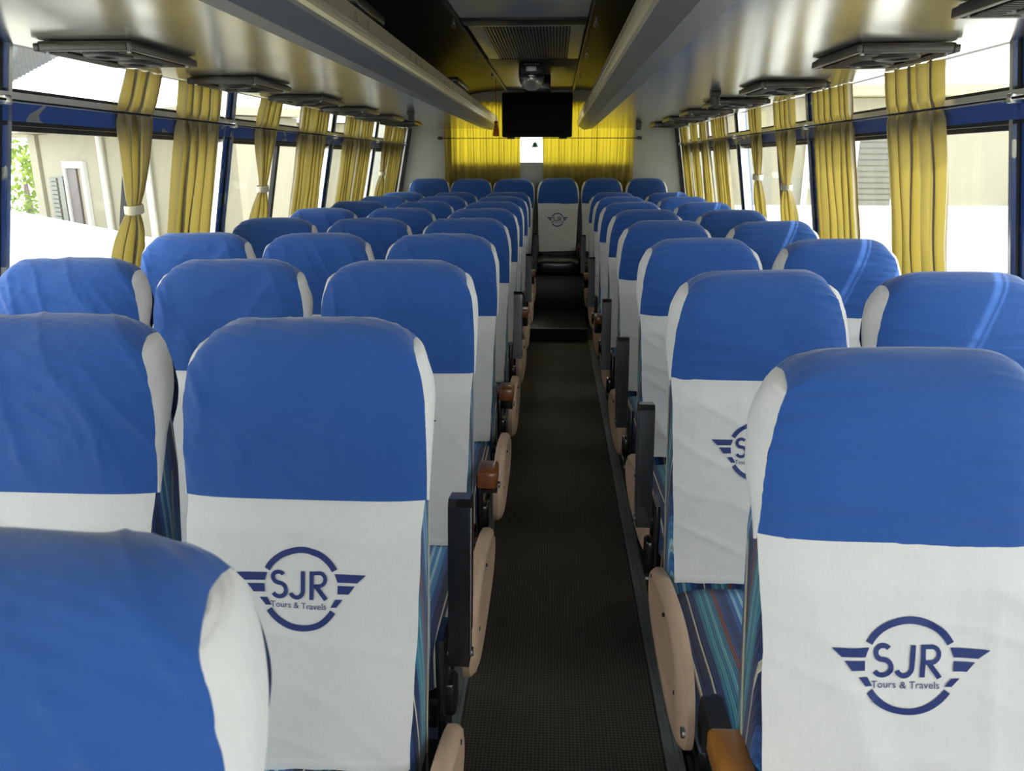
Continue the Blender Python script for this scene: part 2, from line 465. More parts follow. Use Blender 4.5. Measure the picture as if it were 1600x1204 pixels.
# windows: pillars, mullions, glass, waist rail
PILL_L = [-1.0, 0.55, 2.06, 3.55, 5.20, 6.45, 7.62]
PILL_R = [-0.9, 0.70, 2.16, 3.86, 5.36, 6.62, 7.66]
MULL_L = [1.3, 2.78, 4.28, 5.85, 7.0]
MULL_R = [1.4, 3.0, 4.52, 6.0, 7.1]
ti = 3; wi = 1
def bar(X, side, yc, wy, z0, z1, t, inset, name, m):
    mb = MB()
    a0, a1 = X(z0) - side * inset, X(z1) - side * inset
    mb.prism([(a0, z0), (a1, z1), (a1 + side * t, z1), (a0 + side * t, z0)], 'y', yc - wy / 2, yc + wy / 2)
    return mb.build(name, m, smooth=False)
for side, X, PL, ML in ((-1, XL, PILL_L, MULL_L), (1, XR, PILL_R, MULL_R)):
    for k, y in enumerate(PL):
        w = 0.085 if k < len(PL) - 1 else 0.10
        p = struct(bar(X, side, y, w, 0.93, 1.70, 0.05, 0.006, 'trim_%d' % ti, M['film'])); ti += 1
        # chrome edging strips on both sides of the pillar
        for dy in (-1, 1):
            c = bar(X, side, y + dy * (w / 2 + 0.006), 0.014, 0.93, 1.70, 0.045, 0.012, 'edge_strip', M['chrome']); c.parent = p
        c = bar(X, side, y + 0.012, 0.012, 0.93, 1.70, 0.012, 0.012, 'seal_strip', M['rubber']); c.parent = p
    # waist rail (blue film), chrome ledge above, dark seals
    r = struct(wall_strip('trim_%d' % ti, M['film'], 1.505, 1.552, Y0, Y1 - 0.06, side, 0.05, 0.012)); ti += 1
    for (za, zb, mm, ins, nm) in ((1.552, 1.578, 'chrome', 0.016, 'ledge'), (1.578, 1.588, 'rubber', 0.006, 'seal_strip'), (1.494, 1.505, 'rubber', 0.010, 'seal_strip')):
        c = wall_strip(nm, M[mm], za, zb, Y0, Y1 - 0.06, side, 0.045, ins); c.parent = r
    s_ = struct(wall_strip('trim_%d' % ti, M['chrome'], 0.93, 0.975, Y0, Y1 - 0.06, side, 0.05, 0.014)); ti += 1
    ys = [Y0] + PL
    for k in range(len(ys) - 1):
        a, b_ = ys[k] + 0.045, ys[k + 1] - 0.045
        w = MB()
        for za, zb in ((0.975, 1.494), (1.588, 1.70)):
            a0, a1 = X(za) + side * 0.024, X(zb) + side * 0.024
            w.prism([(a0, za), (a1, zb), (a1 + side * 0.005, zb), (a0 + side * 0.005, za)], 'y', a, b_)
        g = struct(w.build('window_%d' % wi, M['glass'], smooth=False)); wi += 1
        for my in ML:
            if a < my < b_:
                c = bar(X, side, my, 0.038, 0.975, 1.494, 0.02, -0.012, 'sliding_frame', M['black_plastic']); c.parent = g
        fr = MB()
        for za, zb in ((0.975, 0.99), (1.480, 1.494)):
            a0, a1 = X(za) + side * 0.014, X(zb) + side * 0.014
            fr.prism([(a0, za), (a1, zb), (a1 + side * 0.02, zb), (a0 + side * 0.02, za)], 'y', a, b_)
        c = fr.build('pane_frame', M['black_plastic'], smooth=False); c.parent = g

# rear wall with a window opening, rear window
RX0, RX1, RZ0, RZ1 = -0.98, 0.70, 1.385, 1.92
mb = MB()
def rect(x0, x1, z0, z1): mb.box(x0, x1, Y1, Y1 + 0.05, z0, z1)
rect(-1.80, RX0, 0.0, 2.10); rect(RX1, 1.50, 0.0, 2.10); rect(RX0, RX1, 0.0, RZ0); rect(RX0, RX1, RZ1, 2.10)
struct(mb.build('wall_back', M['rearwall'], smooth=False))
mb = MB(); mb.box(RX0 + 0.001, RX1 - 0.001, Y1 + 0.02, Y1 + 0.026, RZ0 + 0.001, RZ1 - 0.001)
g = struct(mb.build('window_%d' % wi, M['glass'], smooth=False)); wi += 1
mb = MB()
for a in ((RX0, RX1, RZ0 - 0.012, RZ0 + 0.006), (RX0, RX1, RZ1 - 0.012, RZ1 + 0.012)): mb.box(a[0], a[1], Y1 - 0.008, Y1, a[2], a[3])
c = mb.build('pane_frame', M['rearwall'], smooth=False); c.parent = g
# dark corner posts where the side walls meet the rear wall
for side, X in ((-1, XL), (1, XR)):
    struct(bar(X, side, Y1 - 0.02, 0.038, 0.0, 1.70, 0.03, 0.05, 'trim_%d' % ti, M['black_plastic'])); ti += 1
# front wall behind the viewer with a wide windscreen
mb = MB()
FX0, FX1, FZ0, FZ1 = -1.45, 1.15, 0.75, 1.85
for (x0, x1, z0, z1) in ((-1.80, FX0, 0, 2.10), (FX1, 1.5, 0, 2.10), (FX0, FX1, 0, FZ0), (FX0, FX1, FZ1, 2.10)):
    mb.box(x0, x1, Y0 - 0.05, Y0, z0, z1)
struct(mb.build('wall_front', M['sidewall'], smooth=False))
mb = MB(); mb.box(FX0 + 0.001, FX1 - 0.001, Y0 - 0.03, Y0 - 0.024, FZ0 + 0.001, FZ1 - 0.001)
struct(mb.build('window_%d' % wi, M['glass'], smooth=False)); wi += 1

# aisle mat, metal edge strips, rear step
mb = MB(); mb.box(-0.220, 0.285, Y0 + 0.02, 6.08, 0.0005, 0.008)
tag(mb.build('aisle_mat', M['mat'], smooth=False), 'long dark brown woven mat running down the aisle', 'mat')
for x0, s_ in ((-0.234, -1), (0.287, 1)):
    mb = MB(); a_, b_ = (0.0, 1) if s_ > 0 else (0.012, -1)
    mb.prism([(x0 + a_ + b_ * p, q) for p, q in ((0, 0), (0, .012), (.010, .013), (.012, .009), (.026, .009), (.028, .013), (.036, .013), (.040, .010), (.045, .010), (.046, 0))], 'y', Y0 + 0.02, 6.10)
    struct(mb.build('trim_%d' % ti, mat('dull_aluminium_%d' % (s_ + 2), (0.34, 0.37, 0.36), 0.5, 0.4, var=0.2, vscale=15), smooth=False)); ti += 1
t = empty('rear_step', (0.035, 6.10, 0))
mb = MB(); mb.box(-0.225, 0.245, 0.0, 0.86, 0.013, 0.100, 0.006); mb.build('tread', M['step'], t)
mb = MB(); mb.box(-0.225, 0.245, -0.006, 0.012, 0.101, 0.106, 0.002); mb.build('nosing', M['scratched'], t)
mb = MB(); mb.box(-0.225, 0.245, -0.004, 0.0, 0.013, 0.098); mb.build('riser', M['rubber'], t, smooth=False)
tag(t, 'shiny black step at the far end of the aisle', 'step')
t = empty('rear_platform', (0.0, 6.97, 0))
mb = MB(); mb.box(-1.42, 1.10, 0.0, 0.74, 0.001, 0.396, 0.006); mb.build('platform_body', M['step'], t)
mb = MB(); mb.box(-0.19, 0.28, -0.005, 0.008, 0.3965, 0.401, 0.002); mb.build('nosing', M['scratched'], t)
tag(t, 'raised black platform under the rear row of seats', 'platform')

# ------------------------------------------------------------------ seat meshes
# path over the front, top and rear of the head cover: (y, z, half width)
def prof(z):   # front face of the upholstered back
    zs = [0.36, 0.50, 0.70, 0.94, 1.05, 1.11]
    ys = [-0.205, -0.175, -0.125, -0.078, -0.062, -0.045]
    return float(np.interp(z, zs, ys))
HEAD = [(-0.086, 0.930, 0.194), (-0.080, 0.98, 0.194), (-0.073, 1.03, 0.192), (-0.062, 1.08, 0.188), (-0.044, 1.125, 0.178),
        (-0.020, 1.154, 0.172), (0.010, 1.166, 0.166), (0.042, 1.154, 0.168), (0.066, 1.115, 0.172), (0.076, 1.06, 0.180), (0.074, 1.00, 0.178), (0.062, 0.94, 0.162)]
NS, NX = 90, 84
SEAM = {-1: 0.893, 1: 0.930}
def head_path(side):
    H = list(HEAD); dz = -0.007 if side < 0 else 0.0
    H = [(y, z + dz * max(0, (z - 0.93) / 0.236), w) for y, z, w in H]
    if side > 0:
        FW = [0.192, 0.190, 0.185, 0.177, 0.166, 0.158, 0.155, 0.158, 0.167, 0.178, 0.178, 0.162]
        H = [(y, z, w) for (y, z, _), w in zip(H, FW)]
    if side < 0: H[0] = (prof(0.893) - 0.008, 0.893, 0.194)
    return cr_spline(H, NS)
def crease(x, y, z=0.0, p=5):
    """sharp thin ridge lines where the noise crosses zero"""
    return max(0.0, 1 - 2.2 * abs(nz(x, y, z))) ** p
def cover_wr(x, s, side, var):
    """wrinkle height on the head cover; s runs from the seam (0) over the top (0.5) to the rear (1)"""
    u = x / 0.19; edge = u * u; seed = var * 7.3
    if side > 0:   # pulled tight sideways: level creases fanning in from the edges
        w = 0.0055 * crease(x * 3.5 + seed, s * 26 + x * 4, seed, 3) * (0.15 + 0.9 * edge)
        w += 0.0040 * crease(x * 1.6 + seed, s * 15 - x * 3, 3 + seed, 5) * (0.35 + 0.4 * edge)
        w += 0.0045 * nz(x * 6 + seed, s * 5, seed)
    else:          # slacker: slanting and upright folds
        w = 0.0060 * crease((x + s * 0.22) * 8 + seed, (s * 0.5 - x * 1.2) * 2.6 + seed, seed, 4) * (0.4 + 0.7 * edge)
        w += 0.0050 * crease(x * 13 + s * 4 + seed, s * 1.8, 5 + seed, 4) * (0.2 + 0.8 * edge)
        w += 0.0025 * crease(x * 5 + seed, s * 16 + x * 9, 9 + seed, 6)
        w += 0.0055 * nz(x * 7 + seed, s * 5, seed)
    return w
def head_cover(side, var):
    mb = MB(); hp = head_path(side); rows = []
    for i, (y, z, w) in enumerate(hp):
        a = hp[max(i - 1, 0)]; b_ = hp[min(i + 1, NS - 1)]
        ty, tz = b_[0] - a[0], b_[1] - a[1]; l = math.hypot(ty, tz) or 1
        ny, nzv = -tz / l, ty / l     # outward: toward the viewer at the front
        s = i / (NS - 1); r = []
        for j in range(NX + 1):
            q = -1 + 2 * j / NX
            x = q * w * (1 + 0.010 * nz(s * 9, var * 3 + q * 2))
            top = math.exp(-((s - 0.5) / 0.14) ** 2)
            d = -0.020 * abs(q) ** 5 * (1 - top) + max(-0.004, cover_wr(x, s, side, var) * 1.5 * (1 - 0.55 * top)) * (1 - 0.5 * abs(q) ** 10) * min(1, s / 0.07)
            r.append((x, y + ny * d, z + nzv * d - top * 0.034 * abs(q) ** 6))
        rows.append(r)
    mb.quadgrid(rows)
    # seam roll along the lower edge
    return mb.mesh('blue_cover', M['blue'], fix=True, ang=80), rows
def gusset(rows, sgn, side=-1):
    """white leaf-shaped side panel between the front and rear edges of the cover"""
    mb = MB(); n = 30; m_ = 10
    j = NX if sgn > 0 else 0
    fr = [rows[i][j] for i in range(0, 45)]
    bk = [rows[NS - 1 - i][j] for i in range(0, 45)]
    R = []
    for i in range(45):
        t = i / 44.0
        g = min(1.0, (t / 0.45)) ** 0.8      # the panel starts at a point at the seam
        a = Vector(fr[i]); c = Vector(bk[i]); r = []
        c = a.lerp(c, 0.03 + 0.97 * g)
        bul = (0.013 if side < 0 else 0.019) * math.sin(PI * min(1, t * 0.93 + 0.07)) ** (0.7 if side < 0 else 1.0)
        for k in range(m_ + 1):
            q = k / m_
            p = a.lerp(c, q)
            p.x += sgn * (bul * math.sin(PI * q) ** 0.8 + 0.0020 * nz(q * 4, t * 6, 2 + sgn))
            r.append(p)
        R.append(r)
    mb.quadgrid(R)
    return mb.mesh('side_gusset', M['white'], ang=80)
AP_BOT = {-1: 0.478, 1: 0.500}
def apron_y(x, z, side, var):
    seed = var * 5.1 + (3 if side > 0 else 0); zs = SEAM[side] + 0.006
    t = max(0.0, (zs - z) / (zs - AP_BOT[side])); f = min(1, t / 0.12)
    w = 0.0085 * crease(x * 7 + seed + z * (5 if side < 0 else 2), z * 1.6 + seed, seed, 3) * min(1, 0.35 + t)
    w += 0.0070 * nz(x * 7 + seed, z * 6, seed) + 0.0030 * crease(x * 3 + seed, z * 12 + x * 5, 8 + seed, 6)
    w += 0.0040 * crease(x * 20 + seed, z * 3.0, 4, 2) * math.exp(-t / 0.2)
    q = x / 0.193
    seam = prof(zs) - 0.0065 + 0.020 * abs(q) ** 5
    body = prof(z) - 0.014 - max(-0.005, w) - 0.006 * t + 0.014 * abs(q) ** 5
    return seam * (1 - f) + body * f
def apron(side, var):
    mb = MB(); R = []; n, m_ = 64, 48; z0 = SEAM[side] + 0.006; z1 = AP_BOT[side]
    for i in range(n + 1):
        t = i / n; z = z0 - (z0 - z1) * t
        w = 0.192 - 0.016 * t ** 0.8 + 0.003 * nz(t * 5, var * 3.0) * min(1, t * 8)
        zz = 0.012 * nz(var * 2.0, 0.4) * t
        R.append([(-w + 2 * w * j / m_, apron_y(-w + 2 * w * j / m_, z, side, var), z + zz * (2 * j / m_ - 1) + 0.003 * t * nz(j * .2, var)) for j in range(m_ + 1)])
    mb.quadgrid(R)
    return mb.mesh('white_apron', M['white'], ang=80, fix=False)
def hem(side, var):
    """the turned hem stitched along the bottom of the cloth"""
    mb = MB(); m_ = 48; z1 = AP_BOT[side]; H = []
    for i in range(4):
        z = z1 - 0.001 + 0.0055 * i; w = 0.1745
        H.append([(-w + 2 * w * j / m_, apron_y(-w + 2 * w * j / m_, z, side, var) - (0.0016, 0.0022, 0.0022, 0.0006)[i], z + 0.012 * nz(var * 2.0, 0.4) * (2 * j / m_ - 1) + 0.003 * nz(j * .2, var)) for j in range(m_ + 1)])
    mb.quadgrid(H)
    return mb.mesh('hem', M['white'], ang=80, fix=False)

# printed emblem in units of the ring radius
def ribbon(pts, w, closed=False):
    """quads of a stroke with constant width along a polyline"""
    P = [Vector((p[0], p[1])) for p in pts]; L = []; n = len(P)
    for i, p in enumerate(P):
        d = (P[(i + 1) % n] - P[i - 1]) if closed else (P[min(i + 1, n - 1)] - P[max(i - 1, 0)])
        d.normalize(); q = Vector((-d.y, d.x)) * w / 2
        L.append((p + q, p - q))
    qs = []
    for i in range(n - 1 + (1 if closed else 0)):
        a, b_ = L[i], L[(i + 1) % n]
        qs.append([a[0], a[1], b_[1], b_[0]])
    return qs
def seg(a, b_, n=8): return [(a[0] + (b_[0] - a[0]) * i / n, a[1] + (b_[1] - a[1]) * i / n) for i in range(n + 1)]
def arc(cx, cy, rx, ry, a0, a1, n=24): return [(cx + rx * math.cos(math.radians(a0 + (a1 - a0) * i / n)), cy + ry * math.sin(math.radians(a0 + (a1 - a0) * i / n))) for i in range(n + 1)]
_cv = bpy.data.curves.new('print_text', 'FONT'); _cv.body = 'Tours & Travels'; _cv.size = 0.24; _cv.resolution_u = 3
_cv.align_x = 'CENTER'
_to = bpy.data.objects.new('print_text', _cv); COL.objects.link(_to)
_dg = bpy.context.evaluated_depsgraph_get(); _me = _to.evaluated_get(_dg).to_mesh()
TXT_V = [(v.co.x, v.co.y) for v in _me.vertices]; TXT_F = [list(p.vertices) for p in _me.polygons]
_xs = [v[0] for v in TXT_V]; _k = 1.36 / (max(_xs) - min(_xs)); _c = (max(_xs) + min(_xs)) / 2
TXT_V = [((x - _c) * _k - 0.06, y * _k - 0.455) for x, y in TXT_V]
bpy.data.objects.remove(_to); bpy.data.curves.remove(_cv)
def emblem(side, var):
    R, X0, Z0 = (0.066, 0.000, 0.757) if side < 0 else (0.063, -0.004, 0.786)
    polys = []
    w = 0.145
    # ring, open where the wings are
    polys += ribbon(arc(0, 0, 1 - w / 2, 1 - w / 2, 29, 151, 40), w)
    polys += ribbon(arc(0, 0, 1 - w / 2, 1 - w / 2, 213, 327, 40), w)
    for s in (-1, 1):
        for (yt, yb, xt, xb, it, ib) in ((0.37, 0.175, 1.57, 1.36, 0.81, 0.885), (0.10, -0.10, 1.30, 1.15, 0.89, 0.88), (-0.225, -0.41, 1.01, 0.86, 0.83, 0.72)):
            n = 5
            for i in range(n):
                a, b_ = i / n, (i + 1) / n
                f = lambda t, q: (s * ((it + (xt - it) * t) * (1 - q) + (ib + (xb - ib) * t) * q), yt + (yb - yt) * q)
                polys.append([f(a, 0), f(b_, 0), f(b_, 1), f(a, 1)])
    k = 0.102
    # S
    polys += ribbon(arc(-0.53, 0.265, 0.145, 0.135, 35, 265, 18)[:-1] + arc(-0.53, -0.035, 0.17, 0.165, 90, -150, 20), k)
    # J
    polys += ribbon(seg((0.06, 0.43), (0.06, -0.02), 6)[:-1] + arc(-0.10, -0.02, 0.16, 0.175, 0, -155, 14), k)
    # R
    polys += ribbon(seg((0.27, -0.23), (0.27, 0.43), 8), k)
    polys += ribbon(seg((0.27, 0.385), (0.44, 0.385), 3)[:-1] + arc(0.44, 0.235, 0.15, 0.15, 90, -90, 14) + seg((0.44, 0.085), (0.27, 0.085), 3)[1:], k * 0.9)
    polys += ribbon(seg((0.37, 0.085), (0.61, -0.23), 6), k)
    mb = MB()
    def mp(p):
        x = X0 + p[0] * R; z = Z0 + p[1] * R
        return (x, apron_y(x, z, side, var) - 0.0016, z)
    for q in polys: mb.face([mp(p) for p in q])
    o = len(mb.v); mb.v += [mp(p) for p in TXT_V]; mb.f += [[o + i for i in f] for f in TXT_F]
    return mb.mesh('printed_emblem', M['print'], smooth=False, fix=False)

def uv_side(co): return (co.x + co.y * 0.9 + 5.0, co.z)
def uv_seat(co): return (co.x * 1.0 + 5.04, co.y)
def back_body():
    """upholstered back: rounded sections stacked from the seat joint to the head"""
    mb = MB(); R = []
    zs = [0.40, 0.43, 0.50, 0.60, 0.70, 0.80, 0.90, 0.98, 1.04, 1.085, 1.11, 1.120]
    for z in zs:
        yf = prof(z) + 0.004 + 0.012 * max(0, min(1, (z - 0.88) / 0.08))
        yb = float(np.interp(z, [0.40, 0.5, 0.7, 0.94, 1.05, 1.10, 1.15], [-0.055, -0.04, 0.01, 0.055, 0.068, 0.060, 0.030]))
        w = float(np.interp(z, [0.40, 0.43, 0.6, 0.94, 1.05, 1.10, 1.135, 1.15], [0.165, 0.182, 0.186, 0.180, 0.160, 0.135, 0.11, 0.09]))
        if z > 1.10: yf += (z - 1.10) * 0.7
        r = []
        for k in range(40):
            a = 2 * PI * k / 40; c, s = math.cos(a), math.sin(a)
            e = 0.30
            r.append((w * math.copysign(abs(c) ** e, c), (yf + yb) / 2 + (yb - yf) / 2 * math.copysign(abs(s) ** e, s), z))
        R.append(r)
    o = mb.quadgrid(R, closed_u=True)
    mb.f.append([o + i for i in reversed(range(40))]); mb.f.append([o + (len(R) - 1) * 40 + i for i in range(40)])
    return mb.mesh('backrest', M['stripes'], uvf=uv_side, ang=60)
BODY_V = None
def side_piping(sgn):
    mb = MB(); pts = []
    for z in np.linspace(0.44, 0.90, 16):
        yf = prof(z) + 0.004; yb = float(np.interp(z, [0.40, 0.5, 0.7, 0.94], [-0.055, -0.04, 0.01, 0.055]))
        pts.append((sgn * 0.1865, yf * 0.45 + yb * 0.55, z))
    mb.tube(pts, 0.0016, 6)
    return mb.mesh('piping', M['piping'])
def superbox(mb, c, h, e1=0.35, e2=0.35, nu=48, nv=20, shape=None):
    R = []
    for i in range(nv + 1):
        v = -PI / 2 + PI * i / nv; cv, sv_ = math.cos(v), math.sin(v); r = []
        for k in range(nu):
            u = 2 * PI * k / nu; cu, su = math.cos(u), math.sin(u)
            f = lambda t, e: math.copysign(abs(t) ** e, t)
            p = [c[0] + h[0] * f(cv, e1) * f(cu, e2), c[1] + h[1] * f(cv, e1) * f(su, e2), c[2] + h[2] * f(sv_, e1)]
            r.append(shape(p) if shape else p)
        R.append(r)
    mb.quadgrid(R, closed_u=True)
def cushion():
    mb = MB()
    def sh(p):
        t = (p[1] + 0.38) / 0.24
        if t < -0.4: p[2] -= 0.035 * (-(t + 0.4)) ** 1.3
        p[2] += 0.012 * (1 - (p[0] / 0.18) ** 2) + 0.018 * max(0, -t)
        return p
    superbox(mb, (0, -0.385, 0.405), (0.180, 0.240, 0.062), 0.32, 0.25, 56, 24, sh)
    return mb.mesh('seat_cushion', M['stripes'], uvf=uv_seat, ang=70)
def cushion_piping():
    out = []
    for sx in (-0.172, 0.172, 0.06):
        pts = [(sx, y, 0.405 + 0.052 + 0.012 * (1 - (sx / 0.18) ** 2) + 0.018 * max(0, -(y + 0.38) / 0.24) - (0.035 * max(0, -((y + 0.38) / 0.24) - 0.4) ** 1.3)) for y in np.linspace(-0.60, -0.20, 14)]
        if abs(sx) < 0.1: pts = [(p[0], p[1], p[2] + 0.008) for p in pts]
        y, z = pts[0][1], pts[0][2]
        pts = [(sx, y - 0.018, z - 0.11), (sx, y - 0.026, z - 0.055), (sx, y - 0.014, z - 0.012)] + pts
        mb = MB(); mb.tube(pts, 0.0028, 6); out.append(mb.mesh('piping', M['piping']))
    return out
def seat_base():
    mb = MB()
    mb.box(-0.175, 0.175, -0.60, -0.10, 0.318, 0.340, 0.006)
    mb.box(-0.17, 0.17, -0.15, -0.06, 0.340, 0.42, 0.01)
    return mb.mesh('seat_pan', M['black_metal'])
def leg(y):
    mb = MB()
    mb.box(-0.120, -0.088, y - 0.016, y + 0.016, 0.010, 0.317, 0.004)
    mb.box(0.088, 0.120, y - 0.016, y + 0.016, 0.010, 0.317, 0.004)
    mb.box(-0.088, 0.088, y - 0.012, y + 0.012, 0.05, 0.075, 0.003)
    return mb.mesh('leg_frame', M['black_metal'])
def foot_bar():
    mb = MB()
    for x in (-0.104, 0.104): mb.box(x - 0.018, x + 0.018, -0.56, -0.10, 0.001, 0.012, 0.002)
    return mb.mesh('foot_rail', M['black_metal'])
def side_cover(s):
    """moulded cover beside the cushion on the aisle side, s = direction of the aisle"""
    mb = MB()
    top = [(-0.02, 0.425), (-0.07, 0.462), (-0.16, 0.494), (-0.27, 0.516), (-0.38, 0.528), (-0.46, 0.524), (-0.52, 0.500), (-0.555, 0.462), (-0.570, 0.42)]
    bot = [(-0.565, 0.375), (-0.53, 0.345), (-0.42, 0.330), (-0.28, 0.328), (-0.14, 0.335), (-0.05, 0.360), (-0.02, 0.39)]
    ring = cr_spline(top + bot + [top[0]], 56)[:-1]
    c = np.array([-0.29, 0.435])
    R = []; e_ = 0.028 if s > 0 else 0.0
    for (x, k) in ((0.184, 0.97), (0.186, 1.0), (0.200, 1.0), (0.210, 0.95), (0.215, 0.86), (0.215, 0.74), (0.211, 0.69), (0.212, 0.30)):
        R.append([(s * (x + e_), *(c + (np.array(p) - c) * (k, 1 - (1 - k) * 1.0))) for p in ring])
    o = mb.quadgrid(R, closed_u=True); n = len(ring)
    mb.f.append([o + i for i in range(n)]); mb.f.append([o + (len(R) - 1) * n + i for i in reversed(range(n))])
    for (y, z) in ((-0.09, 0.445), (-0.50, 0.50)):
        pass
    return mb.mesh('side_cover', M['beige'], ang=50)
def cover_screws(s):
    mb = MB(); out = []
    for (y, z) in ((-0.10, 0.455), (-0.31, 0.485), (-0.50, 0.44)):
        e_ = 0.028 if s > 0 else 0.0; mb.tube([(s * (0.2095 + e_), y, z), (s * (0.2165 + e_), y, z)], 0.0045, 8); out.append(mb.mesh('screw', M['black_metal'])); mb = MB()
    return out
def arm_hinge(s):
    mb = MB()
    mb.box(min(s * .190, s * .206), max(s * .190, s * .206), -0.03, 0.05, 0.33, 0.60, 0.006)
    mb.box(min(s * .188, s * .220), max(s * .188, s * .220), 0.0, 0.05, 0.42, 0.49, 0.008)
    mb.tube([(s * .186, 0.025, 0.545), (s * .222, 0.025, 0.545)], 0.020, 12)
    mb.box(min(s * .10, s * .200), max(s * .10, s * .200), -0.01, 0.02, 0.36, 0.38)
    return mb.mesh('arm_hinge', M['black_metal'])
def arm_bolt(s):
    mb = MB()
    mb.tube([(s * .246, 0.025, 0.545), (s * .251, 0.025, 0.545)], 0.009, 10)
    m2 = MB(); m2.tube([(s * .205, 0.02, 0.38), (s * .214, 0.02, 0.38)], 0.008, 8)
    return [mb.mesh('bolt', M['scratched']), m2.mesh('bolt', M['scratched'])]
def arm_up(s):
    mb = MB()
    pts = [(0.0, 0.53), (0.045, 0.53), (0.105, 0.80), (0.10, 0.825), (0.055, 0.832), (0.045, 0.82)]
    mb.prism(pts, 'x', s * 0.208, s * 0.246)
    a = mb.mesh('raised_arm', M['black_metal'], smooth=False)
    mb = MB(); mb.prism([(0.056, 0.60), (0.056, 0.56), (0.085, 0.56), (0.132, 0.785), (0.128, 0.800), (0.104, 0.800)], 'x', s * 0.210, s * 0.244)
    p = mb.mesh('arm_pad', M['wood'], smooth=False)
    bl = []
    for z, y in ((0.78, 0.090), (0.60, 0.050)):
        mb = MB(); mb.lathe([(0.0, 0.0), (0.006, 0.0), (0.0075, 0.003)], 0, 0, 8)
        mb.v = [(s * 0.227 + v[0], y - 0.001 - (0.003 - v[2]) , z + v[1]) for v in mb.v]; bl.append(mb.mesh('bolt', M['scratched']))
    e = MB(); e.tube([(s * 0.2475, -0.0 + 0.012, 0.545), (s * 0.2475, 0.056, 0.815)], 0.0012, 5)
    return a, p, bl, e.mesh('worn_edge', M['scratched'])
def arm_down(s, amber=False, long=False):
    mb = MB()
    y0 = -0.40 if long else -0.145
    o_ = -s * 0.022 if long else 0.0
    mb.prism([(0.03, 0.53), (0.05, 0.56), (0.035, 0.605), (y0 + 0.01, 0.600), (y0 + 0.02, 0.585), (-0.01, 0.575), (0.0, 0.53)], 'x', s * 0.212 + o_, s * 0.244 + o_)
    a = mb.mesh('arm_bracket', M['black_metal'], smooth=False)
    mb = MB(); x0, x1 = sorted((s * 0.204 + o_, s * 0.254 + o_))
    mb.box(x0, x1, y0, -0.055, 0.604 - (0.02 if long else 0), 0.650 - (0.025 if long else 0), 0.007)
    p = mb.mesh('arm_pad', M['amber' if amber else 'wood'], ang=35)
    return a, p

NV = 4
SEATM = {}
for side in (-1, 1):
    for var in range(NV):
        cov, rows = head_cover(side, var)
        SEATM[side, var] = dict(cov=cov, gl=gusset(rows, -1, side), gr=gusset(rows, 1, side), apron=apron(side, var), hem=hem(side, var), emb=emblem(side, var))
BODY = back_body(); BODY_V = BODY.copy(); BODY_V.materials.clear(); BODY_V.materials.append(M['vinyl']); PIPL = side_piping(-1); PIPR = side_piping(1); CUSH = cushion(); CPIPE = cushion_piping(); PAN = seat_base(); LEG1 = leg(-0.50); LEG2 = leg(-0.16); FOOT = foot_bar()
SIDE = {s: (side_cover(s), cover_screws(s), arm_hinge(s), arm_bolt(s), arm_up(s), arm_down(s)) for s in (-1, 1)}
AMBER = arm_down(-1, True, True)

def seat(x, T, label, group, side, var, aisle=0, arm=None, dz=0.0, rz=0.0, base=True, cush=None):
    t = empty('coach_seat', (x, T, dz), rz)
    tag(t, label, 'seat', group)
    sm = SEATM[side, var % NV]
    put('backrest', BODY if cush is None else BODY_V, t)
    put('piping', PIPL, t); put('piping', PIPR, t)
    put('blue_cover', sm['cov'], t)['label'] = 'blue cotton head cover'
    put('side_gusset', sm['gl'], t)['label'] = 'white side panel of the cover'
    put('side_gusset', sm['gr'], t)['label'] = 'white side panel of the cover'
    ap = put('white_apron', sm['apron'], t); ap['label'] = 'white cloth panel hanging down the backrest'
    put('hem', sm['hem'], ap)
    put('printed_emblem', sm['emb'], ap)['label'] = 'navy winged ring with lettering'
    if cush is None:
        c = put('seat_cushion', CUSH, t); [put('piping', k_, c) for k_ in CPIPE]
    else:
        put('seat_cushion', cush, t)['label'] = 'black ribbed vinyl cushion'
    if base:
        put('seat_pan', PAN, t); put('leg_frame', LEG1, t); put('leg_frame', LEG2, t); put('foot_rail', FOOT, t)
    if aisle:
        sc_, scr, hg, bo, up, dn = SIDE[aisle]
        if base:
            q = put('side_cover', sc_, t); q['label'] = 'beige plastic side cover'; [put('screw', k_, q) for k_ in scr]
        h = put('arm_hinge', hg, t); [put('bolt', k_, h) for k_ in bo]
        if arm == 'up':
            a = put('armrest', up[0], t); a['label'] = 'armrest folded upright'
            p = put('arm_pad', up[1], a); [put('bolt', k_, a) for k_ in up[2]]; put('worn_edge', up[3], a)
        else:
            dn = AMBER if arm == 'amber' else dn
            a = put('armrest', dn[0], t); put('arm_pad', dn[1], a)['label'] = 'brown wooden armrest pad'
    return t

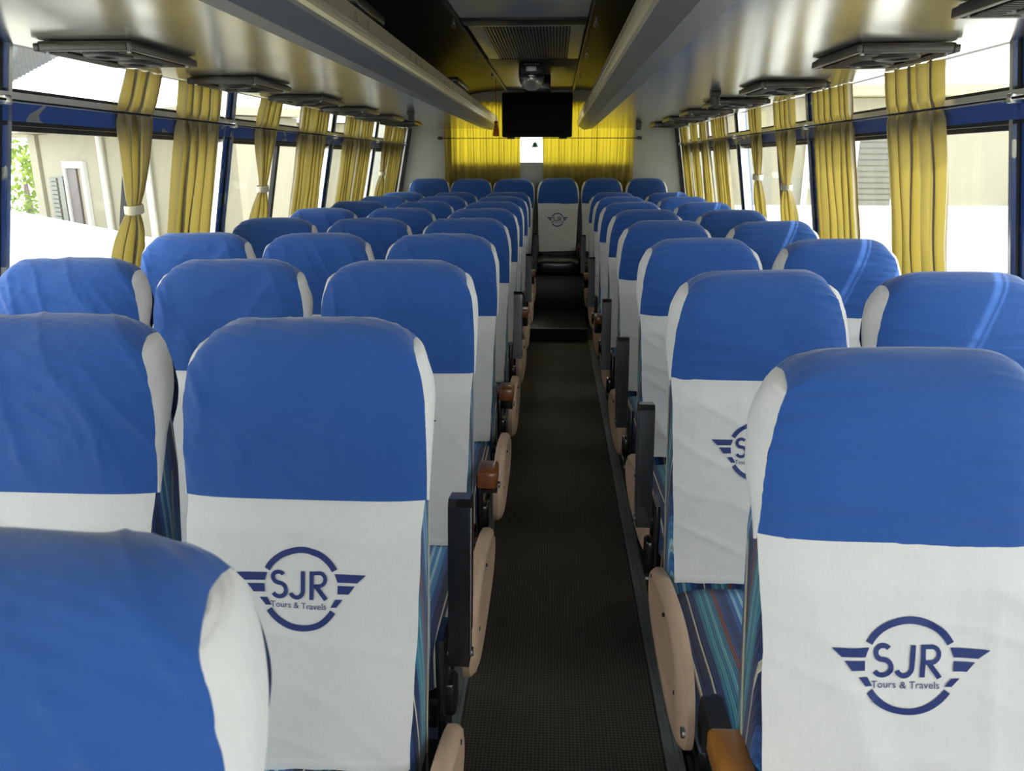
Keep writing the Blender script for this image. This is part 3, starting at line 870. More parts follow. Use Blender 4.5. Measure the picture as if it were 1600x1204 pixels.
ORD = ['nearest', 'second', 'third', 'fourth', 'fifth', 'sixth', 'seventh', 'eighth', 'ninth']
LX = {'aisle': -0.388, 'middle': -0.820, 'window': -1.243}
armsL = ['down', 'up', 'down', 'down', 'up', 'down', 'up', 'down', 'up']
LT = [0.43 + 0.745 * i for i in range(9)]
grpL = 'blue and white covered seats left of the aisle'
grpR = 'blue and white covered seats right of the aisle'
rnd = random.Random(3)
for i, T in enumerate(LT):
    for kind in ('aisle', 'middle', 'window'):
        if i == 0 and kind != 'aisle': continue
        if i == 1 and kind == 'window': continue
        if kind == 'aisle':
            if i == 0: lab = 'close blurred seat cut off at the bottom left corner, no row nearer'
            elif i == 1: lab = 'left block aisle seat showing a whole printed emblem, raised black armrest beside it'
            else: lab = 'aisle seat of the %s row left of the aisle, %s armrest' % (ORD[i], 'black upright' if armsL[i] == 'up' else 'brown lowered')
        else:
            lab = '%s seat of the %s row left of the aisle, blue head cover' % (kind, ORD[i])
        x = LX[kind]
        seat(x + rnd.uniform(-.004, .004), T + rnd.uniform(-.008, .008), lab, grpL, -1, (i * 3 + {'aisle': 0, 'middle': 1, 'window': 2}[kind]) % 4,
             aisle=1 if kind == 'aisle' else 0, arm=armsL[i], rz=rnd.uniform(-.012, .012))
RT = [0.985 + 0.752 * i for i in range(8)]
armsR = ['amber', 'up', 'up', 'up', 'down', 'up', 'down', 'up']
for i, T in enumerate(RT):
    for kind, x in (('aisle', 0.462), ('window', 0.890)):
        if i == 0 and kind == 'window': continue
        if kind == 'aisle':
            if i == 0: lab = 'big seat at the right edge with a whole emblem and amber wooden armrest'
            else: lab = 'aisle seat of the %s row right of the aisle, %s armrest' % (ORD[i], 'black upright' if armsR[i] == 'up' else 'brown lowered')
        else:
            lab = 'window seat of the %s row right of the aisle, blue head cover' % ORD[i]
        seat(x + rnd.uniform(-.004, .004), T + rnd.uniform(-.008, .008), lab, grpR, 1, (i * 3 + (0 if kind == 'aisle' else 2)) % 4,
             aisle=-1 if kind == 'aisle' else 0, arm=armsR[i], rz=rnd.uniform(-.012, .012))
# rear bench row: six single backs on the platform
def rib_cushion():
    mb = MB()
    def sh(p):
        p[2] += 0.006 * abs(math.sin(p[0] * PI / 0.08)) - 0.006; return p
    superbox(mb, (0, -0.385, 0.400), (0.195, 0.24, 0.068), 0.30, 0.22, 80, 20, sh)
    return mb.mesh('seat_cushion', M['vinyl'], ang=70)
RIB = rib_cushion()
rear_x = [-1.205, -0.800, -0.395, 0.030, 0.445, 0.865]
names = ['leftmost seat of the rear row, beside the far left window post', 'rear row seat second from the left, under the yellow curtain', 'rear row seat just left of the centre one facing the aisle',
         'centre rear seat facing down the aisle with emblem and black ribbed cushion', 'rear row seat just right of the centre one facing the aisle', 'rightmost seat of the rear row, by the right corner post']
for k, x in enumerate(rear_x):
    t = seat(x, 7.58, names[k], 'seats of the rear row', -1 if k < 3 else 1, k, base=False, dz=0.082 + 0.0, cush=RIB)

# centre seat flank armrests (slim, one each side, standing on the platform)
for s_, lab in ((-1, 'slim black armrest left of the centre rear seat'), (1, 'slim black armrest right of the centre rear seat')):
    t = empty('bench_armrest', (0.030 + s_ * 0.0, 7.40, 0.0)); x0, x1 = sorted((s_ * 0.1975, s_ * 0.212))
    mb = MB(); mb.box(x0, x1, -0.30, 0.02, 0.397, 0.62, 0.006); mb.build('arm_panel', M['black_metal'], t)
    mb = MB(); mb.box(x0, x1, -0.31, 0.02, 0.621, 0.650, 0.006); mb.build('arm_pad', M['wood'], t)
    tag(t, lab, 'armrest', 'armrests of the centre rear seat')

# ------------------------------------------------------------------ luggage racks
def rack(side):
    t = empty('luggage_rack', (0, 0, 0))
    if side < 0: Xw = XL(1.70) + 0.012; xa, xb, xc = -0.690, -0.607, -0.552
    else: Xw = XR(1.70) - 0.012; xa, xb, xc = 0.345, 0.262, 0.207
    seams = [Y0 + 0.02, 0.30, 1.52, 2.74, 4.02, 5.25, 6.45, 7.62]
    for a, b_ in zip(seams[:-1], seams[1:]):
        mb = MB(); x0, x1 = sorted((Xw, xa)); mb.box(x0, x1, a + 0.0015, b_ - 0.0015, 1.697, 1.709)
        mb.build('steel_sheet', M['brushed'], t, smooth=False)['label'] = 'brushed steel underside sheet'
    seams2 = [Y0 + 0.02, 0.1, 1.35, 2.60, 3.85, 5.1, 6.35, 7.62]
    for a, b_ in zip(seams2[:-1], seams2[1:]):
        mb = MB(); mb.prism([(xa, 1.697), (xb, 1.684), (xc, 1.716), (xc, 1.730), (xb, 1.700), (xa, 1.711)], 'y', a + 0.0015, b_ - 0.0015)
        mb.build('grey_edging', M['bevel'], t, smooth=False)['label'] = 'grey laminate edging'
    # extruded lip with ridges
    d = 1 if side < 0 else -1
    mb = MB()
    pr = [(0.000, 1.716), (0.008, 1.722), (0.012, 1.732), (0.010, 1.736), (0.014, 1.741), (0.013, 1.746), (0.018, 1.751), (0.010, 1.757), (0.006, 1.785), (0.003, 1.803), (-0.004, 1.806), (-0.012, 1.803), (-0.012, 1.74), (-0.006, 1.722)]
    mb.prism([(xc + d * p[0], p[1]) for p in pr], 'y', Y0 + 0.02, 7.62)
    mb.build('aluminium_lip', M['alu'], t, smooth=False)['label'] = 'ridged aluminium lip'
    # hidden rear board of the bin
    return t, xc, d
def number_mark(txt, parent, x, y, z, d, size=0.034):
    cv = bpy.data.curves.new('n', 'FONT'); cv.body = txt; cv.size = size; cv.align_x = 'CENTER'; cv.resolution_u = 3
    o = bpy.data.objects.new('n', cv); COL.objects.link(o)
    me = o.evaluated_get(bpy.context.evaluated_depsgraph_get()).to_mesh()
    V = [(v.co.x, v.co.y) for v in me.vertices]; Fc = [list(p.vertices) for p in me.polygons]
    bpy.data.objects.remove(o); bpy.data.curves.remove(cv)
    mb = MB()
    # lettering runs along the lip, read from the aisle
    mb.v = [(x + d * (0.0055 + 0.0022 * (0.030 - v) / 0.03), y + d * u * -1 * -1, z + v) for u, v in V]; mb.f = Fc
    mb.build('seat_number', M['black_plastic'], parent, smooth=False, fix=False)
rl, xc, d = rack(-1)
for txt, y in (('12', 2.22), ('13', 2.36), ('19', 3.02), ('20', 3.15), ('21', 3.27), ('24', 3.95), ('25', 4.10), ('26', 4.24), ('27', 5.35), ('28', 5.55)):
    number_mark(txt, rl, xc + 0.006, y, 1.760, 1)
tag(rl, 'long overhead luggage rack over the left block of seats', 'luggage rack')
rr, xc, d = rack(1)
for txt, y in (('14', 2.55), ('15', 2.40), ('22', 3.62), ('23', 3.45)):
    number_mark(txt, rr, xc - 0.006, y, 1.760, -1)
tag(rr, 'long overhead luggage rack over the right block of seats', 'luggage rack')
# dark parcels and bin dividers lying in the left rack
def bin_box(x0, x1, y0, y1, z0, z1, lab, nm='storage_box'):
    t = empty(nm, ((x0 + x1) / 2, (y0 + y1) / 2, z0)); w, l, h = (x1 - x0) / 2, (y1 - y0) / 2, z1 - z0
    mb = MB(); mb.box(-w, w, -l, l, 0, h * 0.82, 0.012); mb.build('box_body', M['ceiling_mid'], t)
    mb = MB(); mb.box(-w - .006, w + .006, -l - .006, l + .006, h * 0.82 + .001, h, 0.010); mb.build('lid', M['louvre'], t)
    tag(t, lab, 'box')
bin_box(-1.02, -0.66, 2.75, 3.15, 1.712, 1.93, 'dim dark box in the left luggage rack, nearest the camera')
bin_box(-1.00, -0.64, 5.3, 5.9, 1.712, 1.925, 'brown box deep in the left luggage rack near the screen')
bin_box(0.32, 0.66, 5.6, 6.1, 1.712, 1.925, 'dim box deep in the right luggage rack')

# air vents under the racks
def vent_meshes():
    W, L_, H = 0.125, 0.178, 0.026
    m1 = MB(); m1.box(-W, W, -L_, L_, 0.004, H, 0.006)
    rim = MB()
    for a in ((-W - .006, -W + .010, -L_ - .006, L_ + .006), (W - .010, W + .006, -L_ - .006, L_ + .006), (-W + .010, W - .010, -L_ - .006, -L_ + .010), (-W + .010, W - .010, L_ - .010, L_ + .006)):
        rim.box(a[0], a[1], a[2], a[3], 0.0, 0.020, 0.003)
    sp = []
    for yy in (-0.085, 0.085):
        s_ = MB(); s_.lathe([(0.0, 0.002), (0.030, 0.000), (0.034, -0.004), (0.052, -0.006), (0.060, -0.002), (0.062, 0.006)], 0.01, yy, 28)
        sp.append(s_.mesh('round_outlet', M['black_plastic']))
    gs = []
    for xa, xb in ((-0.105, -0.058), (0.078, 0.106)):
        gr = MB()
        for k in range(-9, 10): gr.box(xa, xb, k * 0.017 - 0.002, k * 0.017 + 0.002, -0.002, 0.004)
        gr.box(xa, xa + 0.004, -0.155, 0.155, 0.0, 0.004); gr.box(xb - 0.004, xb, -0.155, 0.155, 0.0, 0.004)
        gs.append(gr.mesh('slats', M['louvre'], smooth=False))
    scs = []
    for sx in (-1, 1):
        for sy in (-1, 1):
            sc_ = MB(); sc_.tube([(sx * 0.108, sy * 0.160, -0.003), (sx * 0.108, sy * 0.160, 0.004)], 0.006, 8); scs.append(sc_.mesh('screw', M['scratched']))
    return m1.mesh('vent_body', M['louvre']), rim.mesh('vent_rim', M['louvre']), sp, gs, scs
VM = vent_meshes()
def vent(x, y, lab, grp):
    t = empty('air_vent', (x, y, 1.6695)); tag(t, lab, 'air vent', grp)
    put('vent_body', VM[0], t); put('vent_rim', VM[1], t)
    for g_ in VM[3]: put('slats', g_, t)
    for s_ in VM[2]: put('round_outlet', s_, t)
    for s_ in VM[4]: put('screw', s_, t)
LV = [2.235, 3.09, 3.91, 4.72, 5.50, 6.28]
RV = [1.52, 2.38, 3.35, 4.20, 5.00, 5.80, 6.60]
for i, y in enumerate(LV):
    vent(-1.205, y, 'black rectangular vent under the left rack, %s from the camera' % ORD[i], 'air vents under the left rack')
for i, y in enumerate(RV):
    vent(0.905, y, 'black rectangular vent under the right rack, %s from the camera' % (ORD[i]), 'air vents under the right rack')
# little black clip lamps
def clip(x, y, lab):
    t = empty('reading_lamp', (x, y, 1.6655)); tag(t, lab, 'lamp', 'small lamps under the racks')
    mb = MB(); mb.box(-0.022, 0.022, -0.022, 0.022, 0.012, 0.031, 0.004); mb.build('mount', M['black_plastic'], t)
    mb = MB(); mb.lathe([(0.0, -0.028), (0.018, -0.026), (0.022, -0.010), (0.020, 0.012), (0.0, 0.013)], 0, 0, 16); mb.build('lamp_head', M['black_plastic'], t)
clip(0.70, 3.66, 'small black lamp under the right rack, nearer of the two')
clip(0.65, 6.43, 'small black lamp under the right rack near the rear curtain')
clip(-0.90, 5.00, 'small black lamp under the left rack')

# ------------------------------------------------------------------ curtain rods and curtains
def rod_pts_side(side):
    X = XL if side < 0 else XR
    return X(ZR) - side * 0.040
for side, nm in ((-1, 'left'), (1, 'right')):
    x = rod_pts_side(side); t = empty('curtain_rod', (x, 0, ZR)); tag(t, 'thin dark curtain rod along the %s windows' % nm, 'curtain rod')
    mb = MB(); mb.tube([(0, Y0 + 0.1, 0), (0, Y1 - 0.05, 0)], 0.0038, 8); mb.build('rod', M['black_metal'], t)
    for y in (PILL_L if side < 0 else PILL_R):
        mb = MB(); mb.box(min(0, side * 0.022) - 0.004, max(0, side * 0.022) + 0.004, y - 0.012, y + 0.012, -0.012, 0.012, 0.003); mb.build('bracket', M['chrome'], t)
t = empty('curtain_rod', (0, 7.70, 1.612)); tag(t, 'thin dark rod across the rear window', 'curtain rod')
mb = MB(); mb.tube([(-1.12, 0, 0), (0.80, 0, 0)], 0.0038, 8); mb.build('rod', M['black_metal'], t)
for x in (-1.115, 0.795):
    mb = MB(); mb.box(x - 0.02, x + 0.02, -0.004, 0.058, -0.012, 0.016, 0.004); mb.build('bracket', M['black_metal'], t)

def side_curtain(side, ya, yb, lab, tie=None, seed=0.0, zbot=1.0, top_shift=0.0, spread=0.12, folds=None):
    X = XL if side < 0 else XR
    yc, w = (ya + yb) / 2, (yb - ya) / 2
    n = 120; nz_ = 80
    fo = folds or max(3, round(2 * w / 0.075))
    R = []
    zt = 1.694
    for i in range(nz_ + 1):
        z = zt + (zbot - zt) * i / nz_
        base = X(z) - side * (0.034 if z > ZR + 0.04 or tie is None else 0.034)
        ww = w; pinch = 0.0; cy = yc
        if tie:
            d = z - tie
            k = 0.27 if True else 0
            if d >= 0: f = min(1, d / (ZR - tie)); ww = w * (k + (1 - k) * (f ** 0.75))
            else: f = min(1, -d / 0.16); ww = w * (k + (0.95 - k) * (1 - (1 - f) ** 2.0))
            pinch = math.exp(-(d / 0.05) ** 2)
            cy = yc + 0.02 * math.exp(-(d / 0.2) ** 2)
        if z > ZR: cy += top_shift * (z - ZR) / 0.14
        amp = 0.016 * (1 - 0.65 * math.exp(-((z - ZR) / 0.02) ** 2)) * (1 - 0.3 * pinch)
        r = []
        for j in range(n + 1):
            q = -1 + 2 * j / n
            ph = fo * PI * q + seed + 2.6 * nz(q * 1.7 + seed, z * 0.5, seed) + 0.5 * nz(q * 3 + seed, z * 3.0, seed)
            B_ = 0.016 + 0.024 * nz(q * 2.3 + seed * 3, 4.0, z * 0.7)
            fade = 1 - abs(q) ** 6
            y = cy + q * ww + B_ * fade * math.sin(2 * ph + 1) * ww / w + (0.014 * nz(q * 2, z * 2.2, seed) + 0.010 * nz(z * 4, seed, 2)) * (1 - pinch) * (0.3 + 0.7 * min(1, abs(z - ZR) / 0.1))
            xo = amp * math.sin(ph) + 0.007 * nz(q * 3 + seed, z * 4, 2)
            xo = max(-0.021, min(0.021, xo))
            r.append((base - side * xo * 0.9, y, z))
        R.append(r)
    t = empty('curtain', (X(ZR) - side * 0.034, yc, zbot)); tag(t, lab, 'curtain', 'curtains along the %s windows' % ('left' if side < 0 else 'right'))
    ox, oy, oz = t.location
    R = [[(p[0] - ox, p[1] - oy, p[2] - oz) for p in r] for r in R]
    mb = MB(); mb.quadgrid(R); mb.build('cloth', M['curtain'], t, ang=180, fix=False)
    # rod pocket: gathered ruffle bands above and below the rod
    if tie:
        mb = MB(); pts = []
        cyt = 0.02
        a, b_ = w * 0.27 + 0.012, 0.026
        rings = []
        for dz, k in ((-0.016, 0.97), (-0.012, 1.06), (0.012, 1.06), (0.016, 0.97)):
            rings.append([(X(tie) - side * 0.034 - ox + b_ * k * math.cos(2 * PI * q / 28), cyt + a * k * math.sin(2 * PI * q / 28), tie - oz + dz + 0.004 * math.sin(2 * PI * q / 28)) for q in range(28)])
        mb.quadgrid(rings, closed_u=True); mb.build('tieback', M['tie'], t)['label'] = 'cream tieback band'
CL = [(2.60, 2.83, 'nearest left curtain, gathered by a cream tieback', 1.235, 0.05), (3.02, 3.40, 'second left curtain, hanging straight beside a blue and chrome post', None, 0.0),
      (3.82, 4.10, 'third left curtain, gathered by a cream tieback', 1.265, 0.05), (4.46, 4.98, 'fourth left curtain, hanging straight and bunched', None, 0.0),
      (5.42, 5.72, 'fifth left curtain, hanging straight', None, 0.0), (5.80, 6.18, 'sixth left curtain, hanging straight before a dark post', None, 0.0),
      (6.62, 6.90, 'seventh left curtain, small with a knotted tieback', 1.30, 0.0), (6.96, 7.42, 'last left curtain, next to the rear corner', None, 0.0)]
for k, (a, b_, lab, tie, ts) in enumerate(CL): side_curtain(-1, a, b_, lab, tie, seed=k * 2.1 + 0.4, top_shift=ts)
CR = [(2.53, 2.93, 'nearest right curtain, wide and hanging straight', None, 0.0), (3.27, 3.74, 'second right curtain, wide, hanging straight beside a post', None, 0.0),
      (4.05, 4.38, 'third right curtain, gathered by a cream tieback', 1.27, 0.0), (4.66, 4.94, 'fourth right curtain, gathered by a cream tieback, slim', 1.31, 0.0),
      (5.56, 6.02, 'fifth right curtain, hanging straight behind a dark post', None, 0.0), (6.24, 6.58, 'sixth right curtain, hanging straight', None, 0.0),
      (6.72, 7.02, 'seventh right curtain, hanging straight', None, 0.0), (7.14, 7.50, 'last right curtain, next to the rear corner', None, 0.0)]
for k, (a, b_, lab, tie, ts) in enumerate(CR): side_curtain(1, a, b_, lab, tie, seed=k * 1.7 + 1.1, top_shift=ts)
def rear_curtain(xa, xb, lab, seed):
    w = (xb - xa) / 2; n = 200; m_ = 60; R = []; fo = round(2 * w / 0.062)
    for i in range(m_ + 1):
        z = 1.94 + (1.10 - 1.94) * i / m_
        r = []
        for j in range(n + 1):
            q = -1 + 2 * j / n
            ph = fo * PI * q + seed + 2.4 * nz(q * 5 + seed, z * 0.5, 1)
            am = 0.015 * (1 - 0.5 * math.exp(-((z - 1.612) / 0.02) ** 2))
            r.append((q * w * (1 - 0.02 * (1.6 - z)) + 0.008 * math.sin(2 * ph), am * math.sin(ph) + 0.006 * nz(q * 9, z * 3, seed), z - 1.10))
        R.append(r)
    t = empty('curtain', ((xa + xb) / 2, 7.722, 1.10)); tag(t, lab, 'curtain', 'curtains of the rear window')
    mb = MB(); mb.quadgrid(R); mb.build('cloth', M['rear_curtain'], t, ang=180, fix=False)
rear_curtain(-1.075, -0.345, 'bright yellow rear curtain left of the gap under the screen', 0.6)
rear_curtain(-0.128, 0.745, 'bright yellow rear curtain right of the gap under the screen', 2.2)

# ------------------------------------------------------------------ ceiling fittings
mb = MB(); mb.box(-0.47, -0.452, Y0 + 0.05, 7.70, 2.018, 2.048, 0.003)
struct(mb.build('trim_%d' % ti, M['black_plastic'])); ti += 1
mb = MB(); mb.box(0.142, 0.160, Y0 + 0.05, 7.70, 2.018, 2.048, 0.003)
struct(mb.build('trim_%d' % ti, M['black_plastic'])); ti += 1
t = empty('roof_hatch', (-0.155, 3.30, 2.028)); tag(t, 'pale grey ceiling hatch panel at the top edge of the view', 'ceiling panel')
mb = MB(); mb.box(-0.295, 0.295, -0.62, 0.52, 0.0, 0.018, 0.006); mb.build('panel', M['hatch'], t)
mb = MB(); mb.box(-0.295, 0.295, 0.525, 0.66, -0.012, 0.018, 0.006); mb.build('frame', M['black_plastic'], t)
t = empty('ceiling_grille', (-0.150, 4.66, 2.028)); tag(t, 'ribbed return air grille in the ceiling before the dome lamp', 'air grille')
mb = MB(); mb.box(-0.290, 0.290, -0.66, 0.66, 0.010, 0.019, 0.003); mb.build('tray', M['black_plastic'], t)
for sx in (-1, 1):
    mb = MB(); x0, x1 = sorted((sx * 0.286, sx * 0.215)); mb.box(x0, x1, -0.58, 0.64, 0.001, 0.010, 0.002); mb.build('side_plate', M['alu'], t)
mb = MB(); mb.box(-0.286, 0.286, -0.63, -0.60, -0.001, 0.010, 0.002); mb.build('front_frame', M['alu'], t)
for k in range(26):
    x = -0.205 + 0.0164 * k
    mb = MB(); mb.tube([(x, -0.58, 0.003), (x, 0.63, 0.003)], 0.0042, 6); mb.build('rib', M['scratched'], t)
t = empty('ceiling_panel', (-0.155, 6.3, 2.030)); tag(t, 'smoky metallic ceiling panel around the dome lamp', 'ceiling panel')
mb = MB(); mb.box(-0.294, 0.294, -0.96, 0.90, 0.0, 0.018, 0.004); mb.build('panel', M['ceiling_mid'], t)
mb = MB(); mb.box(-0.294, 0.294, -0.975, -0.963, 0.0, 0.016, 0.002); mb.build('joint_strip', M['black_plastic'], t)
# chrome hooks
for k, (x, y) in enumerate([(-0.485, 3.9), (-0.485, 5.0), (-0.485, 6.2), (0.178, 3.9), (0.178, 5.0), (0.178, 6.2)]):
    t = empty('grab_rail_hook', (x, y, 2.0)); tag(t, 'small chrome hook on the %s ceiling rail, %s from the camera' % ('left' if x < 0 else 'right', ORD[k % 3]), 'hook', 'chrome ceiling hooks')
    mb = MB(); mb.lathe([(0.0, 0.014), (0.010, 0.018), (0.010, 0.024), (0.005, 0.028), (0.005, 0.040), (0.0, 0.040)], 0, 0, 12); mb.build('hook_stem', M['chrome'], t)
    mb = MB(); mb.tube([(0.009 * math.cos(a), 0, 0.006 + 0.009 * math.sin(a)) for a in np.linspace(0, 2 * PI, 14)[:-1]], 0.0022, 6, closed=True); mb.build('ring', M['chrome'], t)
# dome lamp
t = empty('dome_lamp', (-0.170, 5.52, 1.855)); tag(t, 'faceted crystal dome lamp hanging from a black box on the ceiling', 'lamp')
mb = MB(); mb.box(-0.083, 0.083, -0.07, 0.07, 0.092, 0.172, 0.006); mb.build('lamp_box', M['black_plastic'], t)
mb = MB(); mb.box(-0.035, 0.035, -0.0745, -0.0702, 0.118, 0.146, 0.002); mb.build('display', M['scratched'], t)
mb = MB(); mb.lathe([(0.078, 0.080), (0.088, 0.083), (0.088, 0.091), (0.0, 0.091)], 0, 0, 32); mb.build('ring', M['chrome'], t)
mb = MB(); R = []
for i in range(13):
    a = PI / 2 * i / 12
    R.append([(0.083 * math.sin(a) * math.cos(2 * PI * (k + 0.5 * (i % 2)) / 32) + 1e-5 * k, 0.083 * math.sin(a) * math.sin(2 * PI * (k + 0.5 * (i % 2)) / 32), 0.079 - 0.079 * math.cos(a)) for k in range(32)])
for i in range(12):
    for k in range(32):
        a0, a1 = R[i][k], R[i][(k + 1) % 32]; b0, b1 = R[i + 1][k], R[i + 1][(k + 1) % 32]
        if i % 2 == 0: mb.face([a0, b0, a1]) ; mb.face([a1, b0, b1])
        else: mb.face([a0, b0, b1]); mb.face([a0, b1, a1])
mb.build('crystal_dome', M['crystal'], t, smooth=False)
for k in range(7):
    mb = MB(); mb.lathe([(0.0, -0.004), (0.006, 0.0), (0.006, 0.008), (0.0, 0.012)], -0.045 + 0.015 * k, -0.076, 8)
    o = mb.build('chrome_stud', M['chrome'], t); o.location = (0, 0, 0.155)
# monitor
t = empty('television', (-0.145, 6.20, 1.565)); tag(t, 'dark flat television hanging from the ceiling before the rear curtains', 'television')
mb = MB(); mb.box(-0.268, 0.268, -0.028, 0.022, 0.012, 0.335, 0.012); mb.build('housing', M['tv'], t)
mb = MB(); mb.box(-0.240, 0.240, -0.0305, -0.0285, 0.040, 0.312, 0.0008); mb.build('screen', M['screen'], t)
mb = MB(); mb.box(-0.20, 0.20, 0.023, 0.075, 0.06, 0.29, 0.015); mb.build('rear_casing', M['black_plastic'], t)
for x in (-0.20, 0.20):
    mb = MB(); mb.box(x - 0.03, x + 0.03, -0.02, 0.015, 0.0, 0.0115, 0.003); mb.build('foot', M['black_plastic'], t)
mb = MB(); mb.box(-0.10, 0.10, 0.0, 0.05, 0.336, 0.462, 0.004); mb.build('bracket', M['black_metal'], t)
t = empty('tassel', (-0.500, 6.75, 1.60)); tag(t, 'orange tassel hanging beside the television', 'tassel')
mb = MB(); mb.tube([(0, 0, 0.445), (0, 0, 0.12)], 0.003, 6); mb.build('cord', M['orange'], t)
mb = MB(); mb.lathe([(0.0, 0.0), (0.028, 0.005), (0.022, 0.06), (0.014, 0.10), (0.018, 0.115), (0.008, 0.125), (0.0, 0.126)], 0, 0, 14); mb.build('fringe', M['orange'], t)

# ------------------------------------------------------------------ outside
mb = MB(); mb.box(-60, 60, -40, 80, -1.10, -1.0)
struct(mb.build('ground', M['concrete'], smooth=False))
# left house: its long wall runs away to the left
def house_left():
    A = Vector((-2.35 + 1.5 * 0.692, 5.10 + 1.5 * 0.722)); D = Vector((-0.722, 0.692))
    t = empty('house', (A.x, A.y, -1.0), math.atan2(D.y, D.x)); tag(t, 'cream plastered house with a grey door outside the left windows', 'house')
    mb = MB(); mb.box(2.7, 10.6, -0.7, 0.0, 0, 2.84); mb.build('wall', M['plaster'], t, smooth=False)
    mb = MB(); mb.box(2.6, 13.6, -0.72, 0.45, 2.85, 2.93); mb.build('roof_slab', M['plaster'], t, smooth=False)
    mb = MB(); mb.box(10.61, 11.12, -0.08, 0.06, 0, 2.84); mb.build('corner_post', M['plaster'], t, smooth=False)
    mb = MB(); mb.box(12.2, 13.1, 0.28, 0.4, 0, 2.84); mb.build('pillar', M['plaster'], t, smooth=False)
    dfr = MB()
    for (x0, x1, z0, z1) in ((7.98, 8.12, 0.02, 2.40), (9.02, 9.12, 0.02, 2.40), (8.12, 9.02, 2.30, 2.40)): dfr.box(x0, x1, 0.002, 0.06, z0, z1)
    dfr.build('door_frame', M['whitewall'], t, smooth=False)
    mb = MB(); mb.box(8.50, 9.01, 0.002, 0.03, 0.02, 2.29); mb.build('door', M['doorwood'], t, smooth=False)
    w = MB()
    for k in range(16): w.box(9.75, 10.22, 0.004, 0.03, 1.0 + k * 0.072, 1.0 + k * 0.072 + 0.055)
    w.build('louvred_shutter', M['louverglass'], t, smooth=False)
    w = MB(); w.box(9.30, 9.58, 0.002, 0.04, 1.0, 2.16); w.build('shutter', M['louverglass'], t, smooth=False)
    for x in (7.0, 5.2, 3.2):
        mb = MB(); mb.tube([(x, 0.06, 0.02), (x, 0.06, 2.83)], 0.045, 10); mb.build('drain_pipe', M['whitewall'], t)
house_left()
t = empty('outbuilding', (-2.60, 8.9, -1.0)); tag(t, 'plain cream outbuilding close beside the far left windows', 'building')
mb = MB(); mb.box(-0.35, 0.35, 0, 7.0, 0, 2.80); mb.build('wall', M['plaster'], t, smooth=False)
mb = MB(); mb.box(-0.42, 0.42, -0.08, 7.1, 2.81, 2.90); mb.build('roof_slab', M['whitewall'], t, smooth=False)
# low compound walls
t = empty('compound_wall', (-2.35, 5.10, -1.0), math.atan2(0.692, -0.722))
mb = MB(); mb.box(0.0, 12.0, -0.12, 0.0, 0, 1.74); mb.build('wall_body', M['whitewall'], t, smooth=False)
mb = MB(); mb.box(0.0, 12.0, -0.15, 0.03, 1.741, 1.80); mb.build('coping', M['whitewall'], t, smooth=False)
tag(t, 'white low compound wall outside the left windows', 'wall')
def corr_roof():
    t = empty('shed', (-6.0, 8.0, -1.0)); tag(t, 'grey corrugated shed gable at the top left corner outside', 'shed')
    mb = MB(); top = []; bot = []; n = 200
    for j in range(n + 1):
        y = -0.6 + 3.0 * j / n
        xo = 0.018 * math.sin(j * PI / 2.5)
        bot.append((xo, y, 2.83 + (y + 0.2) * 0.40)); top.append((xo, y, 4.7))
    mb.quadgrid([bot, top]); mb.quadgrid([[(p[0] - 0.01, p[1], p[2]) for p in bot], [(p[0] - 0.01, p[1], p[2]) for p in top]])
    mb.build('corrugated_sheet', M['roof'], t, ang=180, fix=False)
    mb = MB(); mb.prism([(-0.6, 2.62), (2.4, 3.82), (2.4, 3.90), (-0.6, 2.70)], 'x', -0.05, 0.04); mb.build('barge_board', M['whitewall'], t, smooth=False)
    mb = MB(); mb.box(-3.0, 0.0, -4.0, -0.61, 0, 4.7); mb.build('shed_wall', M['plaster'], t, smooth=False)
corr_roof()
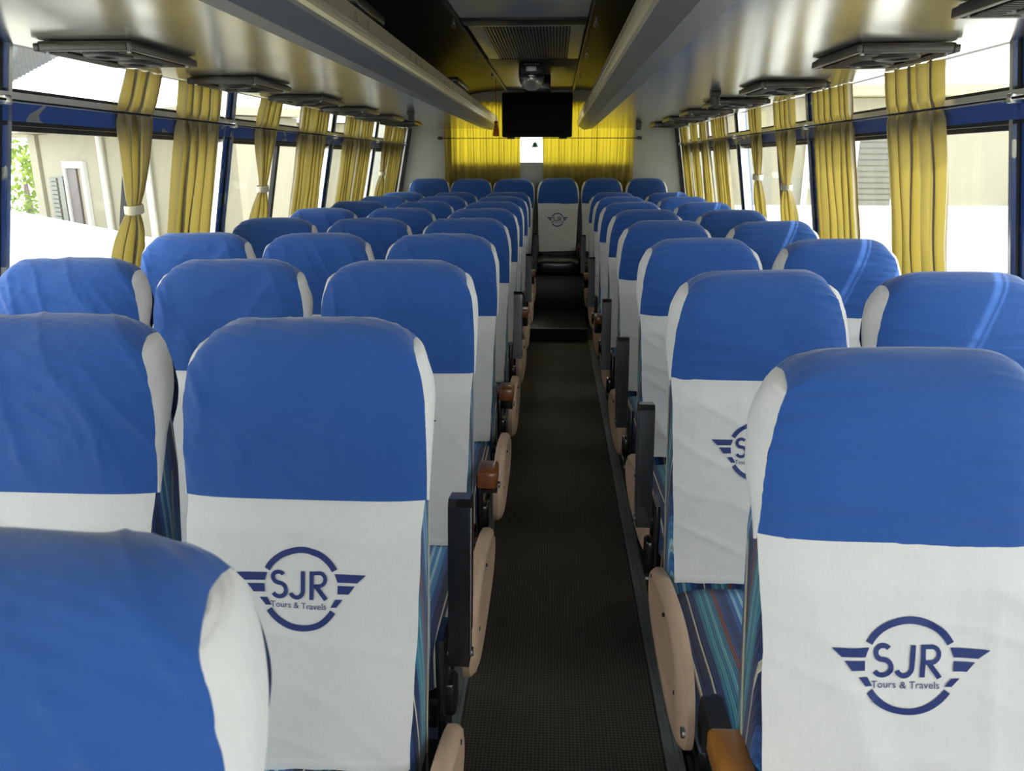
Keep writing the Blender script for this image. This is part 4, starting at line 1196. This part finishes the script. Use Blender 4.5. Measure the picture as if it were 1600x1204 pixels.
def tree(x, y, h, r, lab):
    t = empty('tree', (x, y, -1.0)); tag(t, lab, 'tree', 'trees outside')
    mb = MB(); mb.tube([(0, 0, 0), (0.05, 0, h * 0.4), (0, 0.05, h * 0.8)], [0.12, 0.09, 0.04], 10); mb.build('trunk', M['doorwood'], t)
    rd = random.Random(int(x * 10)); mb = MB()
    for k in range(1400):
        u = rd.uniform(-1, 1); a = rd.uniform(0, 2 * PI); rr = r * rd.uniform(0.45, 1) * (1 + 0.2 * math.sin(3 * a))
        s = math.sqrt(1 - u * u); c = Vector((rr * s * math.cos(a), rr * s * math.sin(a), h * 0.75 + rr * u * 0.9))
        q = Vector((rd.uniform(-1, 1), rd.uniform(-1, 1), rd.uniform(-1, 1))).normalized() * 0.09
        p = Vector((rd.uniform(-1, 1), rd.uniform(-1, 1), rd.uniform(-1, 1))).normalized() * 0.05
        mb.face([c - q, c + p, c + q, c - p])
    mb.build('foliage', M['leaves'], t, smooth=False, fix=False)
tree(-12.6, 18.2, 2.6, 1.35, 'yellow-green tree beyond the left house corner')
def house_right():
    t = empty('house', (9.5, 14.0, -1.0)); tag(t, 'cream house with louvred window outside the right windows', 'house')
    mb = MB(); mb.box(-8.0, 9.0, 0, 5.0, 0, 3.42); mb.build('wall', M['plaster'], t, smooth=False)
    mb = MB(); mb.box(-8.4, 9.4, -0.35, 5.4, 3.43, 3.60); mb.build('roof_edge', mat('khaki_fascia', (0.42, 0.38, 0.22), 0.8, var=0.08), t, smooth=False)
    for x in (-4.45, -3.72):
        mb = MB(); mb.box(x, x + 0.10, -0.04, -0.002, 1.55, 3.1); mb.build('window_frame', M['whitewall'], t, smooth=False)
    mb = MB()
    for k in range(15): mb.box(-4.34, -3.73, -0.035, -0.002, 1.58 + k * 0.095, 1.58 + k * 0.095 + 0.07)
    mb.build('louvred_window', M['louverglass'], t, smooth=False)
    for x in (-5.2, -1.6):
        mb = MB(); mb.tube([(x, -0.07, 0.02), (x, -0.07, 3.40)], 0.05, 10); mb.build('drain_pipe', M['whitewall'], t)
house_right()
t = empty('compound_wall', (9.0, 12.0, -1.0)); tag(t, 'white low compound wall outside the right windows', 'wall')
mb = MB(); mb.box(-7.0, 10.0, 0, 0.12, 0, 1.70); mb.build('wall_body', M['whitewall'], t, smooth=False)
mb = MB(); mb.box(-7.0, 10.0, -0.03, 0.15, 1.701, 1.76); mb.build('coping', M['whitewall'], t, smooth=False)
# ornament in the rear window gap
t = empty('hanging_bell', (-0.20, 7.768, 1.53)); tag(t, 'small green bell ornament in the rear window gap', 'ornament')
mb = MB(); mb.lathe([(0.0, 0.0), (0.040, 0.0), (0.028, 0.016), (0.020, 0.040), (0.008, 0.048), (0.0, 0.049)], 0, 0, 14); mb.build('bell', M['green'], t); 
mb = MB(); mb.tube([(0, 0, 0.042), (0, 0, 0.38)], 0.0012, 5); mb.build('thread', M['green'], t)
